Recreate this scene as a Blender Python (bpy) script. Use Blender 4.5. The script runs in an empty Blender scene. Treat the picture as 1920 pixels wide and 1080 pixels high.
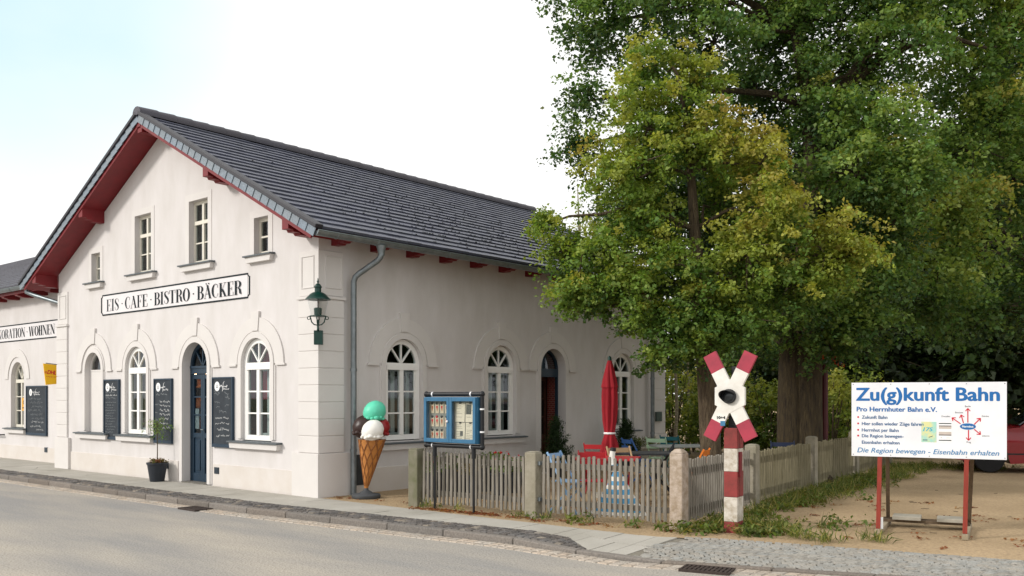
import bpy, bmesh, math, random
import numpy as np
from mathutils import Vector, Matrix
from mathutils.geometry import tessellate_polygon
R = math.radians
C = bpy.context.scene.collection
rnd = random.Random(7)
scene = bpy.context.scene

# ------------------------------------------------------------------ camera, sky, sun, exposure
CAM = Vector((11.963, -9.227, 1.65)); YAW = R(40.281); FPX = 1697.0; HOR = 743.8
cd = bpy.data.cameras.new("camera"); cam = bpy.data.objects.new("camera", cd); C.objects.link(cam)
cam.location = CAM; cam.rotation_euler = (R(90), 0, YAW)
cd.sensor_width = 36; cd.lens = 36 * FPX / 1920; cd.shift_y = (HOR - 540) / 1920
cd.clip_start = 0.1; cd.clip_end = 3000
scene.camera = cam

SUN_EL, SUN_AZ = 27.0, 210.0            # degrees, azimuth clockwise from +Y
w = bpy.data.worlds.new("World"); scene.world = w; w.use_nodes = True
nt = w.node_tree; bg = nt.nodes["Background"]
sky = nt.nodes.new("ShaderNodeTexSky"); sky.sky_type = 'NISHITA'; sky.sun_disc = False
sky.sun_elevation = R(SUN_EL); sky.sun_rotation = R(SUN_AZ); sky.air_density = 1.0; sky.dust_density = 2.0
tc = nt.nodes.new("ShaderNodeTexCoord")
mp = nt.nodes.new("ShaderNodeMapping"); mp.inputs['Scale'].default_value = (1.0, 1.0, 2.2)
nz = nt.nodes.new("ShaderNodeTexNoise"); nz.inputs['Scale'].default_value = 1.6; nz.inputs['Detail'].default_value = 5
rp = nt.nodes.new("ShaderNodeValToRGB"); rp.color_ramp.elements[0].position = 0.25; rp.color_ramp.elements[1].position = 0.85
rp.color_ramp.elements[0].color = (0.0, 0.0, 0.0, 1)
mx = nt.nodes.new("ShaderNodeMixRGB"); mx.inputs[2].default_value = (10.6, 10.6, 10.5, 1)
L = nt.links.new
# thin bright cloud everywhere, opening to blue high up on the left
dt = nt.nodes.new("ShaderNodeVectorMath"); dt.operation = 'DOT_PRODUCT'; dt.inputs[1].default_value = Vector((-1.02, .40, .46)).normalized()
mr = nt.nodes.new("ShaderNodeMapRange"); mr.inputs['From Min'].default_value = .972; mr.inputs['From Max'].default_value = .999; mr.inputs['To Min'].default_value = 0.0; mr.inputs['To Max'].default_value = .95
sb = nt.nodes.new("ShaderNodeMath"); sb.operation = 'MULTIPLY'
iv_ = nt.nodes.new("ShaderNodeMath"); iv_.operation = 'SUBTRACT'; iv_.inputs[0].default_value = 1.0
ad_ = nt.nodes.new("ShaderNodeMath"); ad_.operation = 'SUBTRACT'; ad_.inputs[0].default_value = 1.15; ad_.use_clamp = True
L(tc.outputs['Generated'], mp.inputs['Vector']); L(mp.outputs[0], nz.inputs['Vector']); L(nz.outputs[0], rp.inputs[0])
L(tc.outputs['Generated'], dt.inputs[0]); L(dt.outputs['Value'], mr.inputs['Value']); L(rp.outputs[0], ad_.inputs[1]); L(mr.outputs[0], sb.inputs[0]); L(ad_.outputs[0], sb.inputs[1])
L(sb.outputs[0], iv_.inputs[1]); m0 = nt.nodes.new('ShaderNodeMixRGB'); m0.inputs[0].default_value = .8; m0.inputs[2].default_value = (6.0, 9.2, 10.4, 1); L(sky.outputs[0], m0.inputs[1]); L(iv_.outputs[0], mx.inputs[0]); L(m0.outputs[0], mx.inputs[1]); L(mx.outputs[0], bg.inputs[0])
bg.inputs[1].default_value = 0.075
sl = bpy.data.lights.new("sun", 'SUN'); sl.energy = 1.75; sl.angle = R(9); sl.color = (1.0, 0.955, 0.895)
so = bpy.data.objects.new("sun", sl); C.objects.link(so)
sdir = Vector((math.sin(R(SUN_AZ)) * math.cos(R(SUN_EL)), math.cos(R(SUN_AZ)) * math.cos(R(SUN_EL)), math.sin(R(SUN_EL))))
so.rotation_euler = sdir.to_track_quat('Z', 'Y').to_euler()
scene.view_settings.view_transform = 'Standard'; scene.view_settings.look = 'None'
scene.view_settings.exposure = 0.56; scene.view_settings.gamma = 1.0
scene.cycles.max_bounces = 8; scene.cycles.transparent_max_bounces = 8

FW = Vector((-math.sin(YAW), math.cos(YAW), 0)); RT = Vector((math.cos(YAW), math.sin(YAW), 0))
def at(px, py, depth):                       # world point seen at a photo pixel, at a given distance along the view axis
    p = CAM + depth * (FW + RT * ((px - 960) / FPX)); p.z = 1.65 - (py - HOR) / FPX * depth
    return p
def gxy(px, depth, z=0.0):
    p = at(px, HOR, depth); p.z = z; return p

# ------------------------------------------------------------------ materials
def lin(h):
    h = h.lstrip('#'); c = [int(h[i:i+2], 16) / 255 for i in (0, 2, 4)]
    return tuple(x / 12.92 if x <= 0.04045 else ((x + 0.055) / 1.055) ** 2.4 for x in c)
MATS = {}
def mat(name, col, rough=0.7, var=0.12, scale=6.0, bump=0.0, bscale=60.0, metal=0.0, col2=None, spec=0.4, detail=6, stretch=(1, 1, 1), thr=(0.35, 0.7), bdist=0.01):
    if name in MATS: return MATS[name]
    m = bpy.data.materials.new(name); m.use_nodes = True; n = m.node_tree.nodes; l = m.node_tree.links.new
    b = n["Principled BSDF"]; c = lin(col) if isinstance(col, str) else col
    b.inputs['Roughness'].default_value = rough; b.inputs['Metallic'].default_value = metal
    b.inputs['Specular IOR Level'].default_value = spec
    t = n.new("ShaderNodeTexCoord"); mpp = n.new("ShaderNodeMapping"); mpp.inputs['Scale'].default_value = stretch
    l(t.outputs['Object'], mpp.inputs[0])
    no = n.new("ShaderNodeTexNoise"); no.inputs['Scale'].default_value = scale; no.inputs['Detail'].default_value = detail
    no.inputs['Roughness'].default_value = 0.62
    l(mpp.outputs[0], no.inputs['Vector'])
    r = n.new("ShaderNodeValToRGB"); r.color_ramp.elements[0].position = thr[0]; r.color_ramp.elements[1].position = thr[1]
    c2 = (lin(col2) if isinstance(col2, str) else col2) if col2 else tuple(x * (1 - var) for x in c)
    r.color_ramp.elements[0].color = (*c2, 1); r.color_ramp.elements[1].color = (*c, 1)
    l(no.outputs[0], r.inputs[0]); l(r.outputs[0], b.inputs['Base Color'])
    if bump:
        n2 = n.new("ShaderNodeTexNoise"); n2.inputs['Scale'].default_value = bscale; n2.inputs['Detail'].default_value = 4
        l(mpp.outputs[0], n2.inputs['Vector'])
        bu = n.new("ShaderNodeBump"); bu.inputs['Strength'].default_value = bump; bu.inputs['Distance'].default_value = bdist
        l(n2.outputs[0], bu.inputs['Height']); l(bu.outputs[0], b.inputs['Normal'])
    MATS[name] = m; return m
def mat_two_scale(name, ca, cb, cc, s1, s2, rough=0.85, bump=0.4, bscale=120, stretch=(1, 1, 1), bdist=0.006, speck=0.35):
    """big patches from ca to cb, fine speckle towards cc"""
    m = bpy.data.materials.new(name); m.use_nodes = True; n = m.node_tree.nodes; l = m.node_tree.links.new
    b = n["Principled BSDF"]; b.inputs['Roughness'].default_value = rough; b.inputs['Specular IOR Level'].default_value = 0.25
    t = n.new("ShaderNodeTexCoord"); mpp = n.new("ShaderNodeMapping"); mpp.inputs['Scale'].default_value = stretch
    l(t.outputs['Object'], mpp.inputs[0])
    a = n.new("ShaderNodeTexNoise"); a.inputs['Scale'].default_value = s1; a.inputs['Detail'].default_value = 7; a.inputs['Roughness'].default_value = 0.6
    l(mpp.outputs[0], a.inputs['Vector'])
    r = n.new("ShaderNodeValToRGB"); r.color_ramp.elements[0].position = 0.36; r.color_ramp.elements[1].position = 0.64
    r.color_ramp.elements[0].color = (*lin(ca), 1); r.color_ramp.elements[1].color = (*lin(cb), 1); l(a.outputs[0], r.inputs[0])
    f = n.new("ShaderNodeTexNoise"); f.inputs['Scale'].default_value = s2; f.inputs['Detail'].default_value = 3
    l(t.outputs['Object'], f.inputs['Vector'])
    r2 = n.new("ShaderNodeValToRGB"); r2.color_ramp.elements[0].position = 0.45; r2.color_ramp.elements[1].position = 0.72
    r2.color_ramp.elements[0].color = (0, 0, 0, 1); r2.color_ramp.elements[1].color = (speck, speck, speck, 1); l(f.outputs[0], r2.inputs[0])
    mi = n.new("ShaderNodeMixRGB"); l(r2.outputs[0], mi.inputs[0]); l(r.outputs[0], mi.inputs[1]); mi.inputs[2].default_value = (*lin(cc), 1)
    l(mi.outputs[0], b.inputs['Base Color'])
    bu = n.new("ShaderNodeBump"); bu.inputs['Strength'].default_value = bump; bu.inputs['Distance'].default_value = bdist
    n2 = n.new("ShaderNodeTexNoise"); n2.inputs['Scale'].default_value = bscale; n2.inputs['Detail'].default_value = 4; l(t.outputs['Object'], n2.inputs['Vector'])
    l(n2.outputs[0], bu.inputs['Height']); l(bu.outputs[0], b.inputs['Normal'])
    MATS[name] = m; return m
def mat_tint(name, rough=0.7, transl=0.0, spec=0.3):
    """colour comes from a per-piece tint attribute (leaf, stone, tile), optional translucency"""
    m = bpy.data.materials.new(name); m.use_nodes = True; n = m.node_tree.nodes; l = m.node_tree.links.new
    b = n["Principled BSDF"]; b.inputs['Roughness'].default_value = rough; b.inputs['Specular IOR Level'].default_value = spec
    a = n.new("ShaderNodeAttribute"); a.attribute_name = 'tint'; l(a.outputs['Color'], b.inputs['Base Color'])
    if transl:
        tr = n.new("ShaderNodeBsdfTranslucent"); ga = n.new("ShaderNodeMixRGB"); ga.blend_type = 'MULTIPLY'; ga.inputs[0].default_value = 1
        ga.inputs[2].default_value = (1.5, 1.45, 0.7, 1); l(a.outputs['Color'], ga.inputs[1]); l(ga.outputs[0], tr.inputs['Color'])
        ms = n.new("ShaderNodeMixShader"); ms.inputs[0].default_value = transl
        l(b.outputs[0], ms.inputs[1]); l(tr.outputs[0], ms.inputs[2]); l(ms.outputs[0], n["Material Output"].inputs[0])
    else:
        t = n.new("ShaderNodeTexCoord"); n2 = n.new("ShaderNodeTexNoise"); n2.inputs['Scale'].default_value = 45; n2.inputs['Detail'].default_value = 5
        l(t.outputs['Object'], n2.inputs['Vector'])
        mu = n.new("ShaderNodeMixRGB"); mu.blend_type = 'OVERLAY'; mu.inputs[0].default_value = 0.6
        l(a.outputs['Color'], mu.inputs[1]); l(n2.outputs[0], mu.inputs[2]); l(mu.outputs[0], b.inputs['Base Color'])
        bu = n.new("ShaderNodeBump"); bu.inputs['Strength'].default_value = 0.35; bu.inputs['Distance'].default_value = 0.01
        l(n2.outputs[0], bu.inputs['Height']); l(bu.outputs[0], b.inputs['Normal'])
    MATS[name] = m; return m
def mat_glass(name, refl=0.35, tint=(0.75, 0.8, 0.8)):
    m = bpy.data.materials.new(name); m.use_nodes = True; n = m.node_tree.nodes; l = m.node_tree.links.new
    n.remove(n["Principled BSDF"])
    tr = n.new("ShaderNodeBsdfTransparent"); tr.inputs[0].default_value = (*tint, 1)
    gl = n.new("ShaderNodeBsdfGlossy"); gl.inputs['Roughness'].default_value = 0.03; gl.inputs[0].default_value = (0.9, 0.95, 1, 1)
    fr = n.new("ShaderNodeFresnel"); fr.inputs['IOR'].default_value = 1.5
    mm = n.new("ShaderNodeMath"); mm.operation = 'MULTIPLY_ADD'; mm.inputs[1].default_value = 1.0; mm.inputs[2].default_value = refl * 0.07
    l(fr.outputs[0], mm.inputs[0]); ge = n.new('ShaderNodeNewGeometry'); iv = n.new('ShaderNodeMath'); iv.operation = 'SUBTRACT'; iv.inputs[0].default_value = 1; l(ge.outputs['Backfacing'], iv.inputs[1]); m2 = n.new('ShaderNodeMath'); m2.operation = 'MULTIPLY'; l(mm.outputs[0], m2.inputs[0]); l(iv.outputs[0], m2.inputs[1])
    ms = n.new("ShaderNodeMixShader"); l(m2.outputs[0], ms.inputs[0]); l(tr.outputs[0], ms.inputs[1]); l(gl.outputs[0], ms.inputs[2])
    l(ms.outputs[0], n["Material Output"].inputs[0]); MATS[name] = m; return m
def mat_emit(name, col, s):
    m = bpy.data.materials.new(name); m.use_nodes = True; b = m.node_tree.nodes["Principled BSDF"]
    b.inputs['Base Color'].default_value = (*col, 1); b.inputs['Emission Color'].default_value = (*col, 1); b.inputs['Emission Strength'].default_value = s
    return m

PLASTER = mat('plaster', (0.67, 0.64, 0.63), 0.92, 0.06, 1.6, 0.3, 90, col2=(0.60, 0.57, 0.55), stretch=(1.5, 1.5, .55), spec=0.15, bdist=0.004)
PLINTH = mat('plinth_plaster', (0.66, 0.62, 0.585), 0.92, 0.1, 2.0, 0.3, 90, col2=(0.61, 0.56, 0.51), spec=0.15, bdist=0.005)
TRIM = mat('trim_plaster', (0.675, 0.645, 0.62), 0.9, 0.05, 2.5, 0.12, 90, spec=0.15, bdist=0.003)
WHITE = mat('white_paint', (0.88, 0.87, 0.84), 0.4, 0.05, 9)
CREAM = mat('cream_paint', (0.74, 0.70, 0.60), 0.45, 0.08, 9)
SLATE = mat('sill_slate', '#5d6468', 0.55, 0.3, 14, 0.1, 80)
RED = mat('red_paint', '#7c181f', 0.5, 0.25, 5, 0.1, 40)
REDB = mat('bright_red_lacquer', '#b01f26', 0.4, 0.15, 8)
BLUE = mat('blue_door_paint', '#203648', 0.4, 0.2, 8)
ZINC = mat('zinc', '#8f979b', 0.42, 0.3, 7, 0.05, 30, metal=0.65)
BLACK = mat('black_metal', '#17191d', 0.45, 0.3, 12, 0.05, 80)
GREEN = mat('lantern_green', '#0d3b33', 0.35, 0.3, 12)
INK = mat('sign_ink', '#1b262b', 0.7, 0.3, 25, spec=0.2)
SIGNW = mat('sign_field', (0.74, 0.715, 0.72), 0.9, 0.04, 3, 0.1, 90, spec=0.15)
CHALK = mat('chalkboard', '#2b3036', 0.75, 0.0, 5, col2='#3b4147', spec=0.25)
CHALKW = mat('chalk', '#c4c6c6', 0.9, 0.35, 40)
CHALKD = mat('faint_chalk', '#868b8e', 0.9, 0.4, 40)
PRINTW = mat('print_white', '#eeeeee', 0.6, 0.04, 20)
GLASS = mat_glass('window_glass')
CLEAR = mat_glass('thin_glass', 0.1, (0.93, 0.94, 0.94))
DARKIN = mat('interior_dark', '#4c4640', 0.9, 0.3, 1.2)
WOODG = mat('grey_wood', '#958f85', 0.9, 0.0, 4, 0.5, 60, col2='#6f695e', stretch=(8, 8, 0.8))
WOODM = mat('mossy_wood', '#8d856c', 0.9, 0.0, 3, 0.5, 60, col2='#68624a', stretch=(8, 8, 0.8))
STONE = mat('post_stone', '#9a9384', 0.95, 0.0, 5, 0.7, 30, col2='#807a68', thr=(0.3, 0.7))
STONEY = mat('weathered_post', '#b5a698', 0.95, 0.0, 12, 0.9, 30, col2='#94836f', thr=(0.35, 0.65))
LEAF = mat_tint('leaf', 0.55, 0.38, 0.35)
STONET = mat_tint('cut_stone', 0.85)
TILET = mat_tint('roof_tile', 0.5, 0, 0.45)
BARK = mat('bark', '#74654f', 0.95, 0.0, 5, 1.0, 14, col2='#463a2d', stretch=(5, 5, 0.7), bdist=0.05)
BARKD = mat('dark_bark', '#52462f', 0.95, 0.0, 5, 1.0, 14, col2='#2e261d', stretch=(5, 5, 0.7), bdist=0.04)

# ------------------------------------------------------------------ mesh builder
class MB:
    def __init__(s): s.v = []; s.f = []; s.m = []; s.t = []; s.mi = 0; s.tint = (1, 1, 1)
    def add(s, vs, fs):
        o = len(s.v); s.v += [tuple(p) for p in vs]; s.t += [s.tint] * len(vs)
        for f in fs: s.f.append([o + i for i in f]); s.m.append(s.mi)
        return s
    def box(s, x0, x1, y0, y1, z0, z1):
        return s.add([(x0,y0,z0),(x1,y0,z0),(x1,y1,z0),(x0,y1,z0),(x0,y0,z1),(x1,y0,z1),(x1,y1,z1),(x0,y1,z1)],
                     [(0,3,2,1),(4,5,6,7),(0,1,5,4),(1,2,6,5),(2,3,7,6),(3,0,4,7)])
    def hexa(s, a, b):                          # two quads (lists of 4 points), bottom a and top b
        return s.add(list(a) + list(b), [(0,3,2,1),(4,5,6,7),(0,1,5,4),(1,2,6,5),(2,3,7,6),(3,0,4,7)])
    def obox(s, c, ax, ay, az):                 # centre and half-axis vectors
        c, ax, ay, az = map(Vector, (c, ax, ay, az))
        return s.hexa([c-ax-ay-az, c+ax-ay-az, c+ax+ay-az, c-ax+ay-az], [c-ax-ay+az, c+ax-ay+az, c+ax+ay+az, c-ax+ay+az])
    def bar(s, a, b, w, d, up=(0, 0, 1)):
        a, b = Vector(a), Vector(b); t = (b - a); ln = t.length; t.normalize(); u = Vector(up)
        if abs(t.dot(u)) > 0.98: u = Vector((1, 0, 0))
        x = t.cross(u).normalized(); y = x.cross(t)
        return s.obox((a + b) / 2, t * ln / 2, x * w / 2, y * d / 2)
    def tube(s, pts, rad, n=10, caps=True):
        pts = [Vector(p) for p in pts]; rad = rad if isinstance(rad, (list, tuple)) else [rad] * len(pts)
        vs = []; prev = None
        for i, p in enumerate(pts):
            t = (pts[min(i + 1, len(pts) - 1)] - pts[max(i - 1, 0)]).normalized()
            if prev is None: x = t.orthogonal().normalized()
            else:
                x = prev - t * prev.dot(t); x = x.normalized() if x.length > 1e-5 else t.orthogonal().normalized()
            prev = x; y = t.cross(x)
            vs += [p + (x * math.cos(2*math.pi*k/n) + y * math.sin(2*math.pi*k/n)) * rad[i] for k in range(n)]
        fs = [(i*n+k, i*n+(k+1)%n, (i+1)*n+(k+1)%n, (i+1)*n+k) for i in range(len(pts)-1) for k in range(n)]
        if caps: fs += [tuple(range(n))[::-1], tuple(range((len(pts)-1)*n, len(pts)*n))]
        return s.add(vs, fs)
    def lathe(s, prof, c=(0, 0, 0), n=20, wob=None):
        c = Vector(c); vs = []
        for r, z in prof:
            for k in range(n):
                a = 2*math.pi*k/n; rr = r * (wob(a, z) if wob else 1); vs.append(c + Vector((rr*math.cos(a), rr*math.sin(a), z)))
        m = len(prof); fs = [(i*n+k, i*n+(k+1)%n, (i+1)*n+(k+1)%n, (i+1)*n+k) for i in range(m-1) for k in range(n)]
        fs += [tuple(range(n))[::-1], tuple(range((m-1)*n, m*n))]
        return s.add(vs, fs)
    def ball(s, c, r, n=18, m=12, sx=1, sy=1, sz=1, wob=None):
        prof = []; c = Vector(c); vs = []
        for i in range(m + 1):
            th = math.pi * (0.02 + 0.96 * i / m)
            for k in range(n):
                a = 2*math.pi*k/n; d = Vector((math.sin(th)*math.cos(a)*sx, math.sin(th)*math.sin(a)*sy, -math.cos(th)*sz))
                vs.append(c + d * r * (wob(d) if wob else 1))
        fs = [(i*n+k, i*n+(k+1)%n, (i+1)*n+(k+1)%n, (i+1)*n+k) for i in range(m) for k in range(n)]
        fs += [tuple(range(n))[::-1], tuple(range(m*n, (m+1)*n))]
        return s.add(vs, fs)
    def prism(s, poly, fn, n0, n1):             # polygon in (u,z), mapped by fn(u,z,n), between depths n0 and n1
        k = len(poly); vs = [fn(u, z, n0) for u, z in poly] + [fn(u, z, n1) for u, z in poly]
        tr = tessellate_polygon([[Vector((u, z, 0)) for u, z in poly]])
        fs = [(a, b, c) for a, b, c in tr] + [(c+k, b+k, a+k) for a, b, c in tr] + [(i, (i+1) % k, (i+1) % k + k, i + k) for i in range(k)]
        return s.add(vs, fs)
    def build(s, name, mats, parent=None, smooth=False, bevel=0.0):
        me = bpy.data.meshes.new(name); me.from_pydata(s.v, [], s.f)
        mats = mats if isinstance(mats, (list, tuple)) else [mats]
        for m in mats: me.materials.append(m)
        if len(mats) > 1: me.polygons.foreach_set('material_index', s.m)
        if any(t != (1, 1, 1) for t in s.t):
            a = me.attributes.new('tint', 'FLOAT_COLOR', 'POINT')
            a.data.foreach_set('color', np.c_[np.array(s.t, 'f4'), np.ones(len(s.t), 'f4')].ravel())
        bm = bmesh.new(); bm.from_mesh(me); bmesh.ops.recalc_face_normals(bm, faces=bm.faces); bm.to_mesh(me); bm.free()
        me.update()
        o = bpy.data.objects.new(name, me); C.objects.link(o)
        if parent: o.parent = parent
        if smooth:
            me.polygons.foreach_set('use_smooth', [True] * len(me.polygons)); me.set_sharp_from_angle(angle=R(40))
        if bevel:
            b = o.modifiers.new('edge', 'BEVEL'); b.width = bevel; b.segments = 2; b.limit_method = 'ANGLE'; b.angle_limit = R(50)
        return o
def empty(name, loc=(0, 0, 0), rz=0.0):
    o = bpy.data.objects.new(name, None); C.objects.link(o); o.location = loc; o.rotation_euler = (0, 0, rz); o.empty_display_size = 0.2; return o
def tag(o, label=None, cat=None, group=None, kind=None):
    if label: o['label'] = label
    if cat: o['category'] = cat
    if group: o['group'] = group
    if kind: o['kind'] = kind
    return o
def thing(name, label, cat, loc=(0, 0, 0), rz=0.0, group=None): return tag(empty(name, loc, rz), label, cat, group)
def copy_tree(o, parent=None):
    c = o.copy(); C.objects.link(c)
    if parent: c.parent = parent
    for ch in list(o.children): copy_tree(ch, c)
    return c
_txt = {}
def text_polys(s, shear=0.0, offset=0.0):
    """built-in font turned into a flat mesh: (verts2d, faces, width)"""
    k = (s, shear, offset)
    if k not in _txt:
        cu = bpy.data.curves.new('lettering_curve', 'FONT'); cu.body = s; cu.shear = shear; cu.offset = offset; cu.resolution_u = 3
        o = bpy.data.objects.new('lettering_curve', cu); C.objects.link(o)
        dg = bpy.context.evaluated_depsgraph_get(); me = bpy.data.meshes.new_from_object(o.evaluated_get(dg))
        vs = [(v.co.x, v.co.y) for v in me.vertices]; fs = [tuple(p.vertices) for p in me.polygons]
        bpy.data.objects.remove(o); bpy.data.curves.remove(cu); bpy.data.meshes.remove(me); _txt[k] = (vs, fs)
    return _txt[k]
def put_text(mb, s, fn, u, z, n, width=None, height=0.1, shear=0.0, bold=0.0, center=False):
    """bold: stroke gain as a share of the height, by layered copies a hair apart"""
    vs, fs = text_polys(s, shear)
    x0 = min(v[0] for v in vs); x1 = max(v[0] for v in vs); sy = height / 0.72
    sx = width / (x1 - x0) if width else sy
    if center: u = u - (x1 - x0) * sx / 2
    e = bold * height
    for k, (dx, dz) in enumerate([(0, 0)] + ([(e, 0), (-e, 0), (0, e*.6), (0, -e*.6), (e*.7, e*.4), (-e*.7, -e*.4), (e*.7, -e*.4), (-e*.7, e*.4)] if bold else [])):
        mb.add([fn(u + dx + (a - x0) * sx, z + dz + b * sy, n + k * .00012) for a, b in vs], fs)

# ------------------------------------------------------------------ ground, road, pavement
def structure(o): o['kind'] = 'structure'; return o
KF = [(-60,-1.62),(-8,-1.60),(0,-1.53),(3.8,-1.22),(5.0,-1.10),(6.75,-1.16),(8.6,-0.52),(12,0.75),(20,4.2),(40,14)]   # road side of the kerb
KZ = [(-60,0.0),(4.9,0.0),(6.5,-0.06),(40,-0.06)]                                                                    # its top
def interp(tab, x):
    for (a, b), (c, d) in zip(tab, tab[1:]):
        if x <= c: return b + (d - b) * (x - a) / (c - a)
    return tab[-1][1]
kf = lambda x: interp(KF, x) - .04; kz = lambda x: interp(KZ, x)
cobf = lambda x: max(0.0, min(1.0, 1 - (x - 5.5) / 0.6))
XS = [-60, -40, -25, -16, -8, -4, 0, 2, 3.8, 5, 5.6, 6.2, 6.75, 7.4, 8.6, 10, 12, 16, 20, 40]
ASPH = mat_two_scale('asphalt', '#92908d', '#b6ad9f', '#6c6965', 0.5, 48, 0.9, 0.8, 70, (0.3, 1.3, 1), 0.008, 0.75)
m = MB(); m.add([(x, kf(x) + 0.02, -0.085) for x in XS] + [(x, -60, -0.085) for x in XS], [(i, i+1, len(XS)+i+1, len(XS)+i) for i in range(len(XS)-1)])
m.add([(40, 13.98, -0.085), (400, 180, -0.085), (400, -60, -0.085), (40, -60, -0.085)], [(0, 1, 2, 3)])
structure(m.build('road', ASPH))
SAND = mat_two_scale('sandy_soil', '#a08a6b', '#b69e7d', '#857059', 0.55, 22, 0.95, 0.9, 30, (1, 1, 1), 0.03, 0.6)
m = MB()
gx = [-60, -11, 0.0, 2, 4, 6.3, 6.9, 7.6, 8.5, 10, 12, 16, 24, 40, 300]
gy = lambda x: interp([(-60, 0.7), (-0.3, 0.02), (4, -0.02), (6.3, 0.0), (6.9, 0.28), (7.6, 0.45), (10, 1.0), (12, 1.75), (16, 3.6), (24, 7.5), (40, 15), (300, 140)], x)
for a, b in zip(gx, gx[1:]):
    m.add([(a, gy(a), -0.004), (b, gy(b), -0.004), (b, 500, -0.004), (a, 500, -0.004)], [(0, 1, 2, 3)])
m.add([(-400, 0.7, -0.004), (-60, 0.7, -0.004), (-60, 500, -0.004), (-400, 500, -0.004)], [(0, 1, 2, 3)])
structure(m.build('ground', SAND))
m = MB(); m.add([(-900, -900, -0.3), (900, -900, -0.3), (900, 900, -0.3), (-900, 900, -0.3)], [(0, 1, 2, 3)])
structure(m.build('terrain', mat('field', '#6b7048', 0.95, 0.3, 0.05)))
# concrete pavement: slabs with joints
CONC = mat_two_scale('pavement_concrete', '#a09c92', '#b3afa6', '#85817a', 0.9, 160, 0.9, 0.35, 200, (1, 1, 1), 0.003, 0.4)
m = MB(); x = -40.0
while x < 6.55:
    x1 = min(x + (0.62 if x < 5 else 0.22), 6.6); 
    for k in range(2):
        def edge(xx, q):
            back = gy(xx) if xx > -0.2 else interp([(-60, 0.7), (-10.2, 0.6), (-10.05, -0.03), (-0.2, -0.03)], xx)
            fr = kf(xx) + 0.14 + 0.46 * cobf(xx)
            return back + (fr - back) * q
        g = 0.004; dz = rnd.uniform(-0.003, 0.002)
        q0, q1 = (0, 0.5) if k == 0 else (0.5, 1)
        zz = lambda xx, q: (kz(xx) * q if xx > 5 else 0) + dz
        m.hexa([(x+g, edge(x, q0)-g, -0.1), (x1-g, edge(x1, q0)-g, -0.1), (x1-g, edge(x1, q1)+g, -0.1), (x+g, edge(x, q1)+g, -0.1)],
               [(x+g, edge(x, q0)-g, zz(x, q0)), (x1-g, edge(x1, q0)-g, zz(x1, q0)), (x1-g, edge(x1, q1)+g, zz(x1, q1)), (x+g, edge(x, q1)+g, zz(x, q1))])
    x = x1
structure(m.build('pavement', CONC))
m = MB(); m.add([(xx, (gy(xx) if xx > -0.2 else 0.9), -0.016 + (kz(xx) if xx > 6 else 0)) for xx in XS if xx <= 6.75] + [(xx, kf(xx)+0.1, -0.016 + kz(xx)) for xx in XS if xx <= 6.75],
                [(i, i+1, 13+i+1, 13+i) for i in range(12)])
structure(m.build('joint_bed', mat('joint_sand', '#857f73', 0.95, 0.3, 20)))
def stones(mb, path, cols):
    """domed stone on a jittered quad; path = 4 corners"""
    c = sum((Vector(p) for p in path), Vector()) / 4
    top = [Vector(p) + (c - Vector(p)) * 0.16 + Vector((0, 0, 0.0)) for p in path]
    lo = [Vector((p[0], p[1], p[2] - 0.014)) for p in path]
    mb.tint = cols; mb.add(lo + top, [(4,5,6,7),(0,1,5,4),(1,2,6,5),(2,3,7,6),(3,0,4,7)])
def shade(h, a=0.25):
    c = lin(h); k = 1 + rnd.uniform(-a, a); wv = rnd.uniform(-0.04, 0.04); return (c[0]*k*(1+wv), c[1]*k, c[2]*k*(1-wv))
m = MB(); x = -24.0                                            # dark cobble strip behind the kerb
while x < 6.02:
    sx = rnd.uniform(0.09, 0.13)
    for r in range(4):
        f = lambda xx, q: (xx + rnd.uniform(-.008, .008), kf(xx) + 0.15 + 0.44*q*cobf(xx) + rnd.uniform(-.008, .008), kz(xx) + 0.004 + rnd.uniform(-.004, .006))
        stones(m, [f(x+.005, r/4+.02), f(x+sx-.005, r/4+.02), f(x+sx-.005, (r+1)/4-.02), f(x+.005, (r+1)/4-.02)], shade('#5e5a57' if rnd.random() < .88 else '#7d756b', .3))
    x += sx
structure(m.build('cobble_strip', STONET))
m = MB(); x = -24.0                                            # granite kerb stones
while x < 14:
    x1 = x + rnd.uniform(0.85, 1.1); g = .005; m.tint = shade('#777069', .14)
    lo, hi = [], []
    for xx, s in ((x+g, 0), (x1-g, 0), (x1-g, 1), (x+g, 1)):
        yy = kf(xx) + (0.13 if s else 0); lo.append((xx, yy, -0.3)); hi.append((xx, yy + (0.012 if not s else 0), kz(xx) + 0.003))
    m.hexa(lo, hi); x = x1
structure(m.build('kerb', STONET, bevel=0.014))
m = MB(); x = -24.0                                            # pale setts in the gutter
while x < 14:
    sx = rnd.uniform(0.10, 0.15)
    for r in range(2):
        f = lambda xx, q: (xx + rnd.uniform(-.006, .006), kf(xx) - 0.01 - 0.27*q + rnd.uniform(-.006, .006), -0.075 + rnd.uniform(-.003, .003))
        stones(m, [f(x+.004, r/2+.02), f(x+sx-.004, r/2+.02), f(x+sx-.004, (r+1)/2-.02), f(x+.004, (r+1)/2-.02)], shade('#a99e91', .12))
    x += sx
structure(m.build('gutter_strip', STONET))
m = MB(); x = 6.62                                             # grey setts of the drive
rows = 15
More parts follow.
